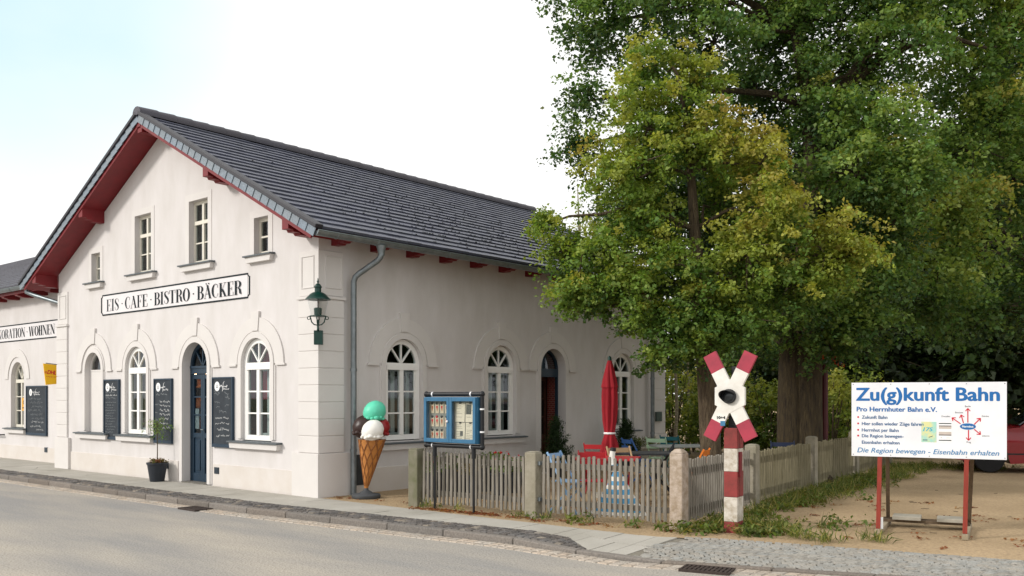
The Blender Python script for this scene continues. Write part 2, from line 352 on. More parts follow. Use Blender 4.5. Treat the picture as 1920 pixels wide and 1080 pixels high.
while x < 20:
    sx = rnd.uniform(0.09, 0.125)
    for r in range(rows):
        def f(xx, q):
            b = kf(xx) + 0.135; t = max(gy(xx) + 0.03, b + .3); return (xx + rnd.uniform(-.012, .012) + 0.10*math.sin(q*9+xx), b + (t-b)*q + rnd.uniform(-.01, .01), kz(xx)*(1-q) + 0.006 + rnd.uniform(-.003, .003))
        g = .026/rows*2
        xq = x + 0.05*(r % 2)
        stones(m, [f(xq+.004, r/rows+g/3), f(xq+sx-.004, r/rows+g/3), f(xq+sx-.004, (r+1)/rows-g/3), f(xq+.004, (r+1)/rows-g/3)], shade('#94918a', .11))
    x += sx
structure(m.build('driveway', STONET))
m = MB()
for a, b in zip(XS, XS[1:]):
    if a >= 6.2: m.add([(a, kf(a)+.13, kz(a)-.012), (b, kf(b)+.13, kz(b)-.012), (b, max(gy(b)+.05, kf(b)+.4), -.012), (a, max(gy(a)+.05, kf(a)+.4), -.012)], [(0, 1, 2, 3)])
structure(m.build('driveway_bed', MATS['joint_sand']))

# ------------------------------------------------------------------ main building
YG, XL = 0.03, -0.03
Gf = lambda u, z, n: (u, YG - n, z)                    # gable wall frame: u = x, n = outward
Lf = lambda u, z, n: (XL + n, u, z)                    # long wall frame: u = y
YW = 0.60
Wf = lambda u, z, n: (u, YW - n, z)                    # wing wall frame
SLP = 0.518; LX = -9.72
zt = lambda x: 7.2 - SLP * abs(x + 5)
BLEN = 10.9
def arch_poly(c, hw, z0, zs, rise=None, n=14):
    rise = rise or hw
    return [(c - hw, z0), (c + hw, z0)] + [(c + hw*math.cos(math.pi*k/n), zs + rise*math.sin(math.pi*k/n)) for k in range(n + 1)]
def rect_poly(a, b, z0, z1): return [(a, z0), (b, z0), (b, z1), (a, z1)]
def wall_sheet(mb, outer, holes, fn, depth=0.16):
    loops = [outer] + holes; flat = [p for l in loops for p in l]
    tr = tessellate_polygon([[Vector((u, z, 0)) for u, z in l] for l in loops])
    mb.add([fn(u, z, 0) for u, z in flat], [tuple(t) for t in tr])
    for h in holes:
        k = len(h); mb.add([fn(u, z, 0) for u, z in h] + [fn(u, z, -depth) for u, z in h], [(i, (i+1) % k, (i+1) % k + k, i + k) for i in range(k)])
def ring(mb, fn, c, zs, r0, r1, n0, n1, a0=0, a1=180, seg=20, rise=1.0):
    for k in range(seg):
        A, B = R(a0 + (a1-a0)*k/seg), R(a0 + (a1-a0)*(k+1)/seg)
        q = lambda a, r, n: fn(c + r*math.cos(a), zs + r*rise*math.sin(a), n)
        mb.add([q(A,r0,n0),q(A,r1,n0),q(B,r1,n0),q(B,r0,n0),q(A,r0,n1),q(A,r1,n1),q(B,r1,n1),q(B,r0,n1)],
               [(4,5,6,7),(1,2,6,5),(0,4,7,3)] + ([(0,1,5,4)] if k == 0 else []) + ([(3,7,6,2)] if k == seg-1 else []))
def pbox(mb, fn, u0, u1, z0, z1, n0, n1):
    mb.prism([(u0, z0), (u1, z0), (u1, z1), (u0, z1)], fn, n0, n1)
def pbar(mb, fn, a, b, w, n0, n1):
    (u0, z0), (u1, z1) = a, b; d = math.hypot(u1-u0, z1-z0); px, pz = -(z1-z0)/d*w/2, (u1-u0)/d*w/2
    mb.prism([(u0+px, z0+pz), (u0-px, z0-pz), (u1-px, z1-pz), (u1+px, z1+pz)], fn, n0, n1)
SPR, SILL = 2.23, 0.86
G_ARCH = [(-7.95, 'niche'), (-6.05, 'win'), (-3.78, 'door'), (-1.78, 'win')]
L_ARCH = [(1.91, 'win'), (4.58, 'win'), (6.28, 'door'), (9.02, 'win')]
UPPER = [(-7.86, .20, 4.16, 4.80), (-5.79, .33, 4.18, 5.38), (-3.68, .33, 4.18, 5.39), (-1.64, .21, 4.14, 4.80)]
house = thing('cafe_building', 'white plastered gabled cafe building with dark tiled roof, red eaves and arched windows', 'building')
HW = .44
def holes_for(arr):
    out = []
    for c, k in arr:
        out.append(arch_poly(c, HW if k != 'niche' else .38, .012 if k == 'door' else SILL, SPR, (HW if k != 'niche' else .38) + .02))
    return out
gm = MB()
apex = zt(-5) - .27; ez = zt(0) - .27
wall_sheet(gm, [(LX, -.05), (XL, -.05), (XL, ez), (-5, apex), (LX, zt(LX) - .27)], holes_for(G_ARCH) + [rect_poly(c-h, c+h, a, b) for c, h, a, b in UPPER], Gf, .18)
wall_sheet(gm, [(YG, -.05), (BLEN, -.05), (BLEN, ez), (YG, ez)], holes_for(L_ARCH), Lf, .2)
gm.add([(LX, YG, -.05), (LX, BLEN, -.05), (LX, BLEN, zt(LX)-.27), (LX, YG, zt(LX)-.27)], [(0, 1, 2, 3)])
gm.add([(LX, BLEN, -.05), (XL, BLEN, -.05), (XL, BLEN, ez), (-5, BLEN, apex), (LX, BLEN, ez)], [(0, 1, 2, 3, 4)])
gm.build('wall', PLASTER, house)
# plinth, slightly proud, between the openings
pm = MB()
for a, b in ((-9.1, -4.40), (-3.16, -.62)): pbox(pm, Gf, a, b, -.05, .40, -.02, .018)
for a, b in ((.62, 5.66), (6.90, 10.2)): pbox(pm, Lf, a, b, -.05, .42, -.02, .018)
pm.build('plinth', PLINTH, house, bevel=.006)
# niche: blind panel with a small dark fanlight
nm = MB(); pbox(nm, Gf, -8.36, -7.54, .8, 2.22, -.17, -.085); nm.build('blind_panel', TRIM, house)
# arch surrounds: hood band, keystone, architrave
for arr, fn in ((G_ARCH, Gf), (L_ARCH, Lf)):
    for c, k in arr:
        s = MB()
        ring(s, fn, c, SPR, .58, .82, -.02, .026); 
        for sg in (-1, 1): pbox(s, fn, min(c+sg*.60, c+sg*.86), max(c+sg*.60, c+sg*.86), SPR-.035, SPR-.001, -.02, .038)
        s.prism([(c-.085, SPR+.58), (c+.085, SPR+.58), (c+.12, SPR+.92), (c-.12, SPR+.92)], fn, -.02, .044)
        ri = HW if k != 'niche' else .38
        ring(s, fn, c, SPR, ri+.002, ri+.10, -.02, .036, rise=1.03); ring(s, fn, c, SPR, ri+.10, ri+.135, -.02, .018, rise=1.03)
        zb = .012 if k == 'door' else .90
        for sg in (-1, 1):
            u0, u1 = sorted((c+sg*(ri+.002), c+sg*(ri+.10))); pbox(s, fn, u0, u1, zb, SPR-.001, -.02, .036)
            u0, u1 = sorted((c+sg*(ri+.101), c+sg*(ri+.135))); pbox(s, fn, u0, u1, zb, SPR-.036, -.02, .018)
        s.build('arch_surround', TRIM, house)
# upper windows: shallow raised surround
for c, h, a, b in UPPER:
    s = MB()
    for q in ((c-h-.13, c-h-.002, a-.02, b+.13), (c+h+.002, c+h+.13, a-.02, b+.13), (c-h-.001, c+h+.001, b+.002, b+.13)): pbox(s, Gf, *q, -.02, .009)
    s.build('window_surround', TRIM, house)
def sill(fn, c, hw, z, parent, proud=.13):
    a = MB(); a.mi = 1
    a.prism([(c-hw+.05, z-.13), (c+hw-.05, z-.13), (c+hw-.03, z-.03), (c-hw+.03, z-.03)], fn, -.02, proud-.035)
    a.mi = 0
    q = [fn(c-hw, z-.03, -.15), fn(c+hw, z-.03, -.15), fn(c+hw, z-.03, proud), fn(c-hw, z-.03, proud)]
    t = [fn(c-hw, z+.015, -.15), fn(c+hw, z+.015, -.15), fn(c+hw, z-.005, proud), fn(c-hw, z-.005, proud)]
    a.hexa(q, t); a.build('sill', [SLATE, TRIM], parent)
def arch_window(fn, c, parent, depth, fmat=WHITE, hw=HW, inner=True):
    f = MB(); n0, n1 = -depth - .06, -depth; z0, zs = SILL + .02, SPR; fw = .082
    hw = hw - .003
    ring(f, fn, c, zs, hw-fw, hw, n0, n1, rise=1.03)
    pbox(f, fn, c-hw, c-hw+fw, z0, zs, n0, n1); pbox(f, fn, c+hw-fw, c+hw, z0, zs, n0, n1)
    pbox(f, fn, c-hw+fw+.001, c+hw-fw-.001, z0, z0+.09, n0, n1-.002)
    pbox(f, fn, c-hw+fw-.01, c+hw-fw+.01, zs-.10, zs-.015, n0, n1+.018)          # transom
    pbox(f, fn, c-.042, c+.042, z0+.091, zs-.101, n0, n1+.008)                     # meeting stiles
    H = zs - .10 - (z0 + .09)
    for sg in (-1, 1):
        for i in (1, 2):
            u0, u1 = sorted((c+sg*.043, c+sg*(hw-fw-.001))); zz = z0 + .09 + H*i/3; pbox(f, fn, u0, u1, zz-.013, zz+.013, n0+.012, n1-.008)
        u0, u1 = sorted((c+sg*(hw-fw-.035), c+sg*(hw-fw-.001))); pbox(f, fn, u0, u1, z0+.092, zs-.102, n0+.01, n1-.006)
    pbox(f, fn, c-hw+fw, c+hw-fw, zs-.014, zs+.025, n0+.002, n1-.004)
    for a in (50, 90, 130): pbar(f, fn, (c+.02*math.cos(R(a)), zs+.03), (c+(hw-fw+.01)*math.cos(R(a)), zs+(hw-fw+.01)*1.03*math.sin(R(a))), .026, n0+.01, n1-.006)
    win = f.build('window', fmat, parent)
    p = MB(); p.prism(arch_poly(c, hw-.02, z0+.05, zs, hw-.01), fn, n0+.026, n0+.03); p.build('pane', GLASS, win)
    if inner:                                                                        # the inner casement of the double window, standing half open
        g = MB(); n2, n3 = n0 - .20, n0 - .16
        for u in (c-hw+.05, c+hw-.12, c-.05): pbox(g, fn, u, u+.08, z0+.06, zs-.06, n2, n3)
        for zz in (z0+.06, zs-.12): pbox(g, fn, c-hw+.13, c-.051, zz, zz+.06, n2, n3); pbox(g, fn, c+.031, c+hw-.121, zz, zz+.06, n2, n3)
        g.build('inner_casement', fmat, win)
    return win
for c, k in G_ARCH:
    if k == 'win': wn = arch_window(Gf, c, house, .035); sill(Gf, c, .76, SILL-.0, wn)
    if k == 'niche':
        f = MB(); ring(f, Gf, c, SPR, .33, .375, -.13, -.08, rise=1.05); pbox(f, Gf, c-.375, c+.375, SPR-.02, SPR+.015, -.13, -.078)
        wn = f.build('window', TRIM, house); p = MB(); p.prism(arch_poly(c, .35, SPR, SPR+.01, .36), Gf, -.115, -.112); p.build('pane', GLASS, wn); sill(Gf, c, .76, SILL, wn)
for c, k in L_ARCH:
    if k == 'win': wn = arch_window(Lf, c, house, .05); sill(Lf, c, .74, SILL-.02, wn, .11)
# string line that carries the long-wall sills
for i, (c, h, a, b) in enumerate(UPPER):
    f = MB(); n0, n1 = -.15, -.10; fw = .05; small = h < .25
    pbox(f, Gf, c-h+.002, c-h+fw, a+.02, b-.002, n0, n1); pbox(f, Gf, c+h-fw, c+h-.002, a+.02, b-.002, n0, n1)
    pbox(f, Gf, c-h+fw+.001, c+h-fw-.001, a+.02, a+.075, n0, n1-.002); pbox(f, Gf, c-h+fw+.001, c+h-fw-.001, b-.06, b-.002, n0, n1-.002)
    if small: pbox(f, Gf, c-h+fw+.001, c+h-fw-.001, (a+b)/2-.015, (a+b)/2+.015, n0+.01, n1-.004)
    else:
        zz = a + (b-a)*.66; pbox(f, Gf, c-h+fw-.01, c+h-fw+.01, zz-.035, zz+.035, n0+.003, n1+.012); pbox(f, Gf, c-.03, c+.03, a+.076, b-.061, n0+.004, n1+.006)
        for u0, u1 in ((c-h+fw+.001, c-.031), (c+.031, c+h-fw-.001)): pbox(f, Gf, u0, u1, a+(b-a)*.34-.012, a+(b-a)*.34+.012, n0+.01, n1-.006)
    wn = f.build('window', CREAM, house)
    p = MB(); pbox(p, Gf, c-h+.02, c+h-.02, a+.04, b-.02, n0+.02, n0+.024); p.build('pane', GLASS, wn)
    sill(Gf, c, h+.24 if not small else h+.20, a, wn, .12)
# doors
def door_leaf(mb, fn, u0, u1, z0, z1, n0, n1, rows=3, zg=.95):
    st = .065
    pbox(mb, fn, u0, u0+st, z0, z1, n0, n1); pbox(mb, fn, u1-st, u1, z0, z1, n0, n1)
    pbox(mb, fn, u0+st+.001, u1-st-.001, z1-.09, z1, n0, n1-.002); pbox(mb, fn, u0+st+.001, u1-st-.001, z0, z0+.16, n0, n1-.002)
    pbox(mb, fn, u0+st+.001, u1-st-.001, zg-.09, zg, n0, n1-.002); pbox(mb, fn, u0+st+.001, u1-st-.001, z0+.161, zg-.091, n0, n1-.025)
    pbox(mb, fn, u0+st+.05, u1-st-.05, z0+.21, zg-.14, n1-.024, n1-.008)
    for i in range(1, rows): zz = zg + (z1-.09-zg)*i/rows; pbox(mb, fn, u0+st+.001, u1-st-.001, zz-.014, zz+.014, n0+.01, n1-.006)
c = -3.78; f = MB(); n0, n1 = -.20, -.14
ring(f, Gf, c, SPR, HW-.07, HW-.003, n0, n1, rise=1.03); pbox(f, Gf, c-HW+.003, c-HW+.05, .012, SPR-.001, n0, n1); pbox(f, Gf, c+HW-.05, c+HW-.003, .012, SPR-.001, n0, n1)
pbox(f, Gf, c-HW+.051, c+HW-.051, 2.09, SPR-.002, n0, n1+.012); pbox(f, Gf, c-HW+.04, c+HW-.04, SPR-.03, SPR+.012, n0, n1+.03)
for a in (50, 90, 130): pbar(f, Gf, (c, SPR+.01), (c+.37*math.cos(R(a)), SPR+.38*math.sin(R(a))), .026, n0+.01, n1-.006)
df = f.build('door', BLUE, house)
for u0, u1 in ((c-HW+.053, c-.002), (c+.002, c+HW-.053)):
    d = MB(); door_leaf(d, Gf, u0, u1, .02, 2.085, n0+.005, n1-.008); d.build('door_leaf', BLUE, df)
p = MB(); pbox(p, Gf, c-HW+.06, c+HW-.06, .93, 2.02, n0+.02, n0+.024); p.prism(arch_poly(c, HW-.03, SPR, SPR+.01, HW-.03), Gf, n0+.02, n0+.024); p.build('pane', GLASS, df)
h = MB(); h.tube([Gf(c+.03, 1.02, n1+.0), Gf(c+.03, 1.02, n1+.05), Gf(c+.12, 1.02, n1+.05)], .011, 8); h.build('handle', ZINC, df)
b = MB(); pbox(b, Gf, c-HW+.13, c-HW+.26, 1.03, 1.42, n1-.04, n1-.036); b.build('notice', mat('pale_notice', '#c4d8de', .5, .3, 6), df)
st = MB(); pbox(st, Gf, c-HW+.005, c+HW-.005, -.04, .018, -.2, .05); st.build('doorstep', mat('step_stone', '#77736b', .9, .25, 10, .3), df)
c = 6.28; f = MB(); n0, n1 = -.24, -.18
ring(f, Lf, c, SPR, HW-.05, HW-.003, n0, n1, rise=1.03); pbox(f, Lf, c-HW+.003, c-HW+.045, .012, SPR-.001, n0, n1); pbox(f, Lf, c+HW-.045, c+HW-.003, .012, SPR-.001, n0, n1)
pbox(f, Lf, c-HW+.046, c+HW-.046, 2.08, 2.26, n0, n1+.012)
df = f.build('door', BLUE, house)
p = MB(); p.prism(arch_poly(c, HW-.03, SPR, SPR+.01, HW-.03), Lf, n0+.02, n0+.024); p.build('pane', GLASS, df)
d = MB()                                                                              # inner wooden door set back in the brick porch
BR = mat('dark_door_wood', '#4a2a20', .5, .3, 6)
Df = lambda u, z, n: (XL - .50 + n, u, z); door_leaf(d, Df, c-.42, c+.42, .02, 2.1, -.05, 0, 3, .8); dl = d.build('inner_door', BR, df)
p = MB(); pbox(p, Df, c-.36, c+.36, .82, 2.0, -.03, -.026); p.build('pane', GLASS, dl)
BRK = bpy.data.materials.new('porch_brick'); BRK.use_nodes = True
bn = BRK.node_tree.nodes; bt = bn.new('ShaderNodeTexBrick'); bt.inputs['Scale'].default_value = 5.5; bt.inputs['Color1'].default_value = (*lin('#8a2f28'), 1); bt.inputs['Color2'].default_value = (*lin('#6d2320'), 1); bt.inputs['Mortar'].default_value = (*lin('#9a8478'), 1)
tcx = bn.new('ShaderNodeTexCoord'); mpx = bn.new('ShaderNodeMapping'); mpx.inputs['Rotation'].default_value = (R(90), 0, 0)
BRK.node_tree.links.new(tcx.outputs['Object'], mpx.inputs[0]); BRK.node_tree.links.new(mpx.outputs[0], bt.inputs['Vector']); BRK.node_tree.links.new(bt.outputs[0], bn['Principled BSDF'].inputs['Base Color'])
b = MB(); b.box(XL-.495, XL-.245, c+.445, c+.56, 0, 2.7); b.box(XL-.495, XL-.245, c-.56, c-.445, 0, 2.7); b.box(XL-.495, XL-.245, c-.443, c+.443, 2.62, 2.72); b.build('porch_lining', BRK, df)
# quoins: rusticated blocks at three corners
def quoin(fu, fv, name='quoin'):
    q = MB(); JZ = [.72, 1.0, 1.28, 1.56, 1.84, 2.12, 2.40, 2.68, 2.96, 3.25]
    fu(q, -.05, .715, .07, .64)
    for a, b in zip(JZ, JZ[1:]): fu(q, a + .006, b - .006, .038, .50)
    fu(q, .716, 3.30, .026, .49)
    fu(q, 3.262, 3.31, .06, .53)
    fu(q, 3.32, 4.06, .02, .50)
    fv(q); return q.build(name, TRIM, house, bevel=.007)
def blk(cx, cy, sx, sy):
    def f(q, z0, z1, pr, wd):
        x0, x1 = (cx - pr*sx*-1, cx - wd*sx); y0, y1 = (cy + pr*sy*1, cy - wd*sy)
        q.box(min(x0, x1), max(x0, x1), min(y0, y1), max(y0, y1), z0, z1)
    return f
def frames(lst):
    def f(q):
        for fn, a, b in lst:
            for r in ((a, a+.02, 3.44, 3.98), (b-.02, b, 3.44, 3.98), (a+.021, b-.021, 3.44, 3.46), (a+.021, b-.021, 3.96, 3.98)): pbox(q, fn, *r, .01, .034)
    return f
quoin(blk(XL, YG, 1, -1), frames([(Gf, -.46, -.12), (Lf, .15, .49)]))
quoin(blk(LX, YG, -1, -1), frames([(Gf, LX+.09, LX+.43)]))
quoin(blk(XL, BLEN, 1, 1), frames([(Lf, 10.44, 10.8)]))
# cellar hatch and vents
b = MB(); pbox(b, Lf, .66, 1.06, .14, .66, -.05, .03); b.build('cellar_hatch', mat('dark_hatch', '#3c3f42', .6, .3, 9), house, bevel=.006)
for fn, u, z in ((Gf, -4.82, .29), (Gf, -3.02, .285)):
    b = MB(); pbox(b, fn, u-.075, u+.075, z-.06, z+.06, -.02, .03)
    for k in range(4): pbox(b, fn, u-.06, u+.06, z-.045+k*.026, z-.033+k*.026, .031, .036)
    b.build('vent', mat('vent_blue', '#2d3a45', .5, .3, 9), house)
# interior: floor, partition walls, ceiling
i = MB(); i.box(LX+.25, -.3, .3, 10.7, -.03, .0); i.box(LX+.25, -.3, .3, 10.7, 3.45, 3.55); i.box(LX+.25, -3.6, 3.4, 3.5, 0, 3.45); i.box(-3.6, -3.5, 3.5, 10.6, 0, 3.45)
i.box(-7.9, -2.1, 2.2, 2.3, 3.56, 5.2); i.box(-6.6, -3.4, 2.2, 2.3, 5.21, 5.85); i.box(LX+.26, LX+.34, .3, 3.4, 0, 3.45)
i.build('interior_wall', DARKIN, house)
i = MB()
for u in (-2.62, -2.52, -2.42, -2.14, -2.04, -1.94): i.lathe([(.055, 1.60), (.045, 2.62)], (u, .395, 0), 10)
i.build('curtain', mat('red_curtain', '#c8242c', .8, .2, 12), house)
i = MB()
for u in (-6.92, -6.83, -6.74, -6.66, -6.40, -6.31, -6.22): i.lathe([(.05, .95), (.045, 2.15)], (u, .42, 0), 10)
for c_ in (-3.75, -5.9): i.lathe([(.05, 4.2), (.045, 5.35)], (c_-.42, .36, 0), 10)
i.build('curtain', mat('lace_curtain', '#d8cdbf', .9, 0, 30, col2='#b09f92'), house)
i = MB()
for k in range(4): i.box(-6.6, -4.7, 1.55, 1.9, .5 + .45*k, .53 + .45*k)
for k in range(34): x0 = -6.55 + .055*k; zz = .531 + .45*(k % 4); i.box(x0, x0+.09, 1.60, 1.75, zz, zz + rnd.uniform(.1, .3))
i.build('shelf', mat('shelf_goods', '#c98a52', .7, 0, 6, col2='#7c3a24', thr=(.45, .55)), house)
i = MB()
for u in (-5.9, -5.2): i.ball((u, 1.2, 2.15), .09, 12, 8)
i.build('ceiling_lamp', mat_emit('lamp_glow', (1, .60, .32), 22), house)
# roof
VERGE0, VERGE1 = -.50, 11.55
SL = math.hypot(1, SLP); ux, uz = 1/SL, -SLP/SL
def rp3(side, d, y, h):                           # side +1 right slope, -1 left; d = distance down the slope, h = height off the deck
    return (-5 + side*(d*ux + h*SLP/SL), y, 7.2 - .13 + d*uz + h/SL)
m = MB(); NR, TW = 22, .30; dl = 5.52*SL/NR
for side in (1, -1):
    for r in range(NR):
        d0, d1 = r*dl - .02, (r+1)*dl + .03; off = .15 * (r % 2); y = VERGE0 - off
        while y < VERGE1:
            a, b = max(y, VERGE0), min(y + TW, VERGE1)
            if b - a > .02:
                j = rnd.uniform(-.0025, .0025); c0 = lin('#4f5260'); k = 1 + rnd.uniform(-.07, .07); m.tint = (c0[0]*k, c0[1]*k, c0[2]*k*rnd.uniform(.95, 1.06))
                g = .004; h0, h1 = .092 + j, .126 + j
                q = lambda d, yy, h: rp3(side, d, yy, h)
                m.hexa([q(d0, a+g, h0-.03), q(d1, a+g, h1-.045), q(d1, b-g, h1-.045), q(d0, b-g, h0-.03)], [q(d0, a+g, h0), q(d1, a+g, h1), q(d1, b-g, h1), q(d0, b-g, h0)])
            y += TW
roof = m.build('roof', TILET, house)
m = MB(); y = VERGE0 - .02                          # ridge caps
while y < VERGE1:
    m.tint = shade('#413e46', .12)
    pts = [(-5 + .15*math.cos(R(a)), 7.2 - .03 + .13*math.sin(R(a))) for a in range(-15, 196, 30)]
    v = [(p[0], y, p[1]) for p in pts] + [(-5 + (p[0]+5)*1.12, y + .40, 7.2 - .03 + (p[1]-7.17)*1.12) for p in pts]; k = len(pts)
    m.add(v, [(i, i+1, k+i+1, k+i) for i in range(k-1)] + [tuple(range(k)), tuple(range(k, 2*k))]); y += .37
m.build('ridge_cap', TILET, roof, smooth=True)
m = MB()                                            # moss on the lower courses
for k in range(480):
    d = rnd.triangular(1.5, 6.1, 5.0); rr = int(d/dl); d = (rr+1)*dl + .03 + rnd.uniform(-.05, .0); y = rnd.triangular(.2, 11.3, 4.2); s = rnd.uniform(.005, .015)
    if d > 5.5*SL: continue
    m.ball(rp3(1, d, y, .128 + (d - (rr+1)*dl)*.17), s, 6, 4, 1, 1.6, .6)
m.build('moss', mat('roof_moss', '#3b3a2c', 1, .3, 20), roof)
m = MB()                                            # red roof deck seen as soffit
for side in (1, -1):
    q = lambda d, y, h: rp3(side, d, y, h)
    d0, d1, d2 = 0.0, 4.95*SL, 5.44*SL
    for ya, yb, de in ((VERGE0+.06, YG+.06, d2), (YG+.061, VERGE1-.05, d1)):
        m.hexa([(-5, ya, apex+.02), q(de, ya, -.105), q(de, yb, -.105), (-5, yb, apex+.02)], [(-5, ya, 7.09), q(de, ya, 0.03), q(de, yb, 0.03), (-5, yb, 7.09)])
    m.hexa([q(d1+.002, YG+.061, -.01), q(d2, YG+.061, -.01), q(d2, VERGE1-.05, -.01), q(d1+.002, VERGE1-.05, -.01)], [q(d1+.002, YG+.061, .03), q(d2, YG+.061, .03), q(d2, VERGE1-.05, .03), q(d1+.002, VERGE1-.05, .03)])
m.build('soffit', RED, house)
VS = mat_tint('verge_slate', .5, 0, .4)
for side in (1, -1):
    m = MB(); n = 27; step = 5.52*SL/n
    for k in range(n):
        a, b = k*step, (k+1)*step + .03; m.tint = shade('#76818b', .06); y = VERGE0 - .002 - .006*0
        q = lambda d, h, yy: rp3(side, d, yy, h)
        m.hexa([q(a, .085, y+.016), q(b, .085, y+.0), q(b, -.06, y-.008), q(a, -.06, y+.008)], [q(a, .085, y+.028), q(b, .085, y+.012), q(b, -.06, y+.004), q(a, -.06, y+.020)])
    m.build('verge_slate', VS, roof)
    m = MB(); q = lambda d, h, yy: rp3(side, d, yy, h)
    m.hexa([q(0, -.05, VERGE0+.032), q(5.46*SL, -.05, VERGE0+.032), q(5.46*SL, -.125, VERGE0+.032), q(0, -.125, VERGE0+.032)],
           [q(0, -.05, VERGE0+.058), q(5.46*SL, -.05, VERGE0+.058), q(5.46*SL, -.125, VERGE0+.058), q(0, -.125, VERGE0+.058)])
    if side > 0: m.prism([(-5.07, 6.91), (-4.93, 6.91), (-4.93, 7.06), (-5, 7.10), (-5.07, 7.06)], lambda u, z, n: (u, VERGE0+.03+n, z), -.006, .04)
    m.build('bargeboard', RED, house)
    m = MB(); m.hexa([rp3(side, 0, VERGE0-.03, .08), rp3(side, 5.56*SL, VERGE0-.03, .08), rp3(side, 5.56*SL, VERGE0+.12, .08), rp3(side, 0, VERGE0+.12, .08)],
                     [rp3(side, 0, VERGE0-.03, .15), rp3(side, 5.56*SL, VERGE0-.03, .15), rp3(side, 5.56*SL, VERGE0+.12, .15), rp3(side, 0, VERGE0+.12, .15)])
    m.build('verge_cap', mat('dark_verge', '#302f36', .5, .25, 8), roof, bevel=.012)
def purlin(x, drop=.0):
    z1 = zt(x) - .30 - drop + (.0); m = MB()
    prof = [(VERGE0+.05, z1+.10), (VERGE0+.05, z1-.10), (VERGE0+.14, z1-.10), (VERGE0+.16, z1-.135), (VERGE0+.27, z1-.135), (VERGE0+.30, z1-.17), (YG+.01, z1-.17), (YG+.01, z1+.10)]
    m.prism(prof, lambda u, z, n: (x + n, u, z), -.085, .085); m.build('purlin', RED, house, bevel=.006)
for x in (-7.55, -2.65, -9.9, -.28): purlin(x)
m = MB(); m.box(-5.08, -4.92, VERGE0+.05, YG, apex-.12, apex+.05); m.build('purlin', RED, house)
y = .36
while y < 11.2:
    m = MB(); x1 = .40
    m.prism([(XL-.02, 4.36), (XL-.02, 4.155), (.16, 4.155), (.18, 4.175), (.28, 4.175), (.30, 4.195), (x1, 4.195), (x1, 4.25), (.2, 4.36)], lambda u, z, n: (u, y + n, z), -.075, .075)
    m.build('rafter_tail', RED, house); y += .843
def gutter(fn_pts, axis, r, parent):
    m = MB(); n = 9
    (a, b) = fn_pts
    for rr, flip in ((r, 0), (r - .008, 1)):
        vs = []
        for p in (a, b):
            for k in range(n + 1):
                t = R(180 + 180*k/n); o = Vector((math.cos(t)*rr, 0, math.sin(t)*rr)) if axis == 'y' else Vector((0, math.cos(t)*rr, math.sin(t)*rr)); vs.append(Vector(p) + o)
        m.add(vs, [(k, k+1, n+2+k, n+1+k) for k in range(n)])
    for p in (a, b):
        vs = [Vector(p)] + [Vector(p) + (Vector((math.cos(R(180+180*k/n))*r, 0, math.sin(R(180+180*k/n))*r)) if axis == 'y' else Vector((0, math.cos(R(180+180*k/n))*r, math.sin(R(180+180*k/n))*r))) for k in range(n+1)]
        m.add(vs, [(0, k, k+1) for k in range(1, n+1)])
    for s in (-1, 1):
        o = Vector((s*r, 0, .004)) if axis == 'y' else Vector((0, s*r, .004)); m.tube([Vector(a)+o, Vector(b)+o], .011, 6)
    d = Vector(b) - Vector(a); k = .4
    while k < d.length:
        p = Vector(a) + d.normalized()*k
        m.tube([p + (Vector((math.cos(R(t))*(r+.004), 0, math.sin(R(t))*(r+.004))) if axis == 'y' else Vector((0, math.cos(R(t))*(r+.004), math.sin(R(t))*(r+.004)))) for t in range(180, 361, 30)], .008, 5); k += .84
    return m.build('gutter', ZINC, parent, smooth=True)
gutter(((.54, -.47, 4.235), (.54, 11.5, 4.225)), 'y', .075, house)
def downpipe(pts, parent, r=.05):
    m = MB(); m.tube(pts, r, 14)
    P = [Vector(p) for p in pts]
    for z in (3.6, 2.1, .75):
        if P[-2].z > z: m.tube([(P[-1].x, P[-1].y, z-.025), (P[-1].x, P[-1].y, z+.025)], r+.010, 14)
    return m.build('downpipe', ZINC, parent, smooth=True)
dp = downpipe([(.54, .88, 4.2), (.54, .88, 4.05), (.53, .87, 3.98), (.48, .85, 3.92), (.20, .70, 3.72), (.14, .66, 3.66), (.115, .645, 3.58), (.11, .645, 3.4), (.11, .645, .0)], house)
m = MB(); m.lathe([(.052, 4.0), (.056, 4.06), (.09, 4.17)], (.54, .88, 0), 14); m.build('funnel', ZINC, dp, smooth=True)
downpipe([(.54, 10.15, 4.2), (.54, 10.15, 4.03), (.48, 10.15, 3.92), (.16, 10.15, 3.66), (.11, 10.15, 3.58), (.11, 10.15, 0)], house)
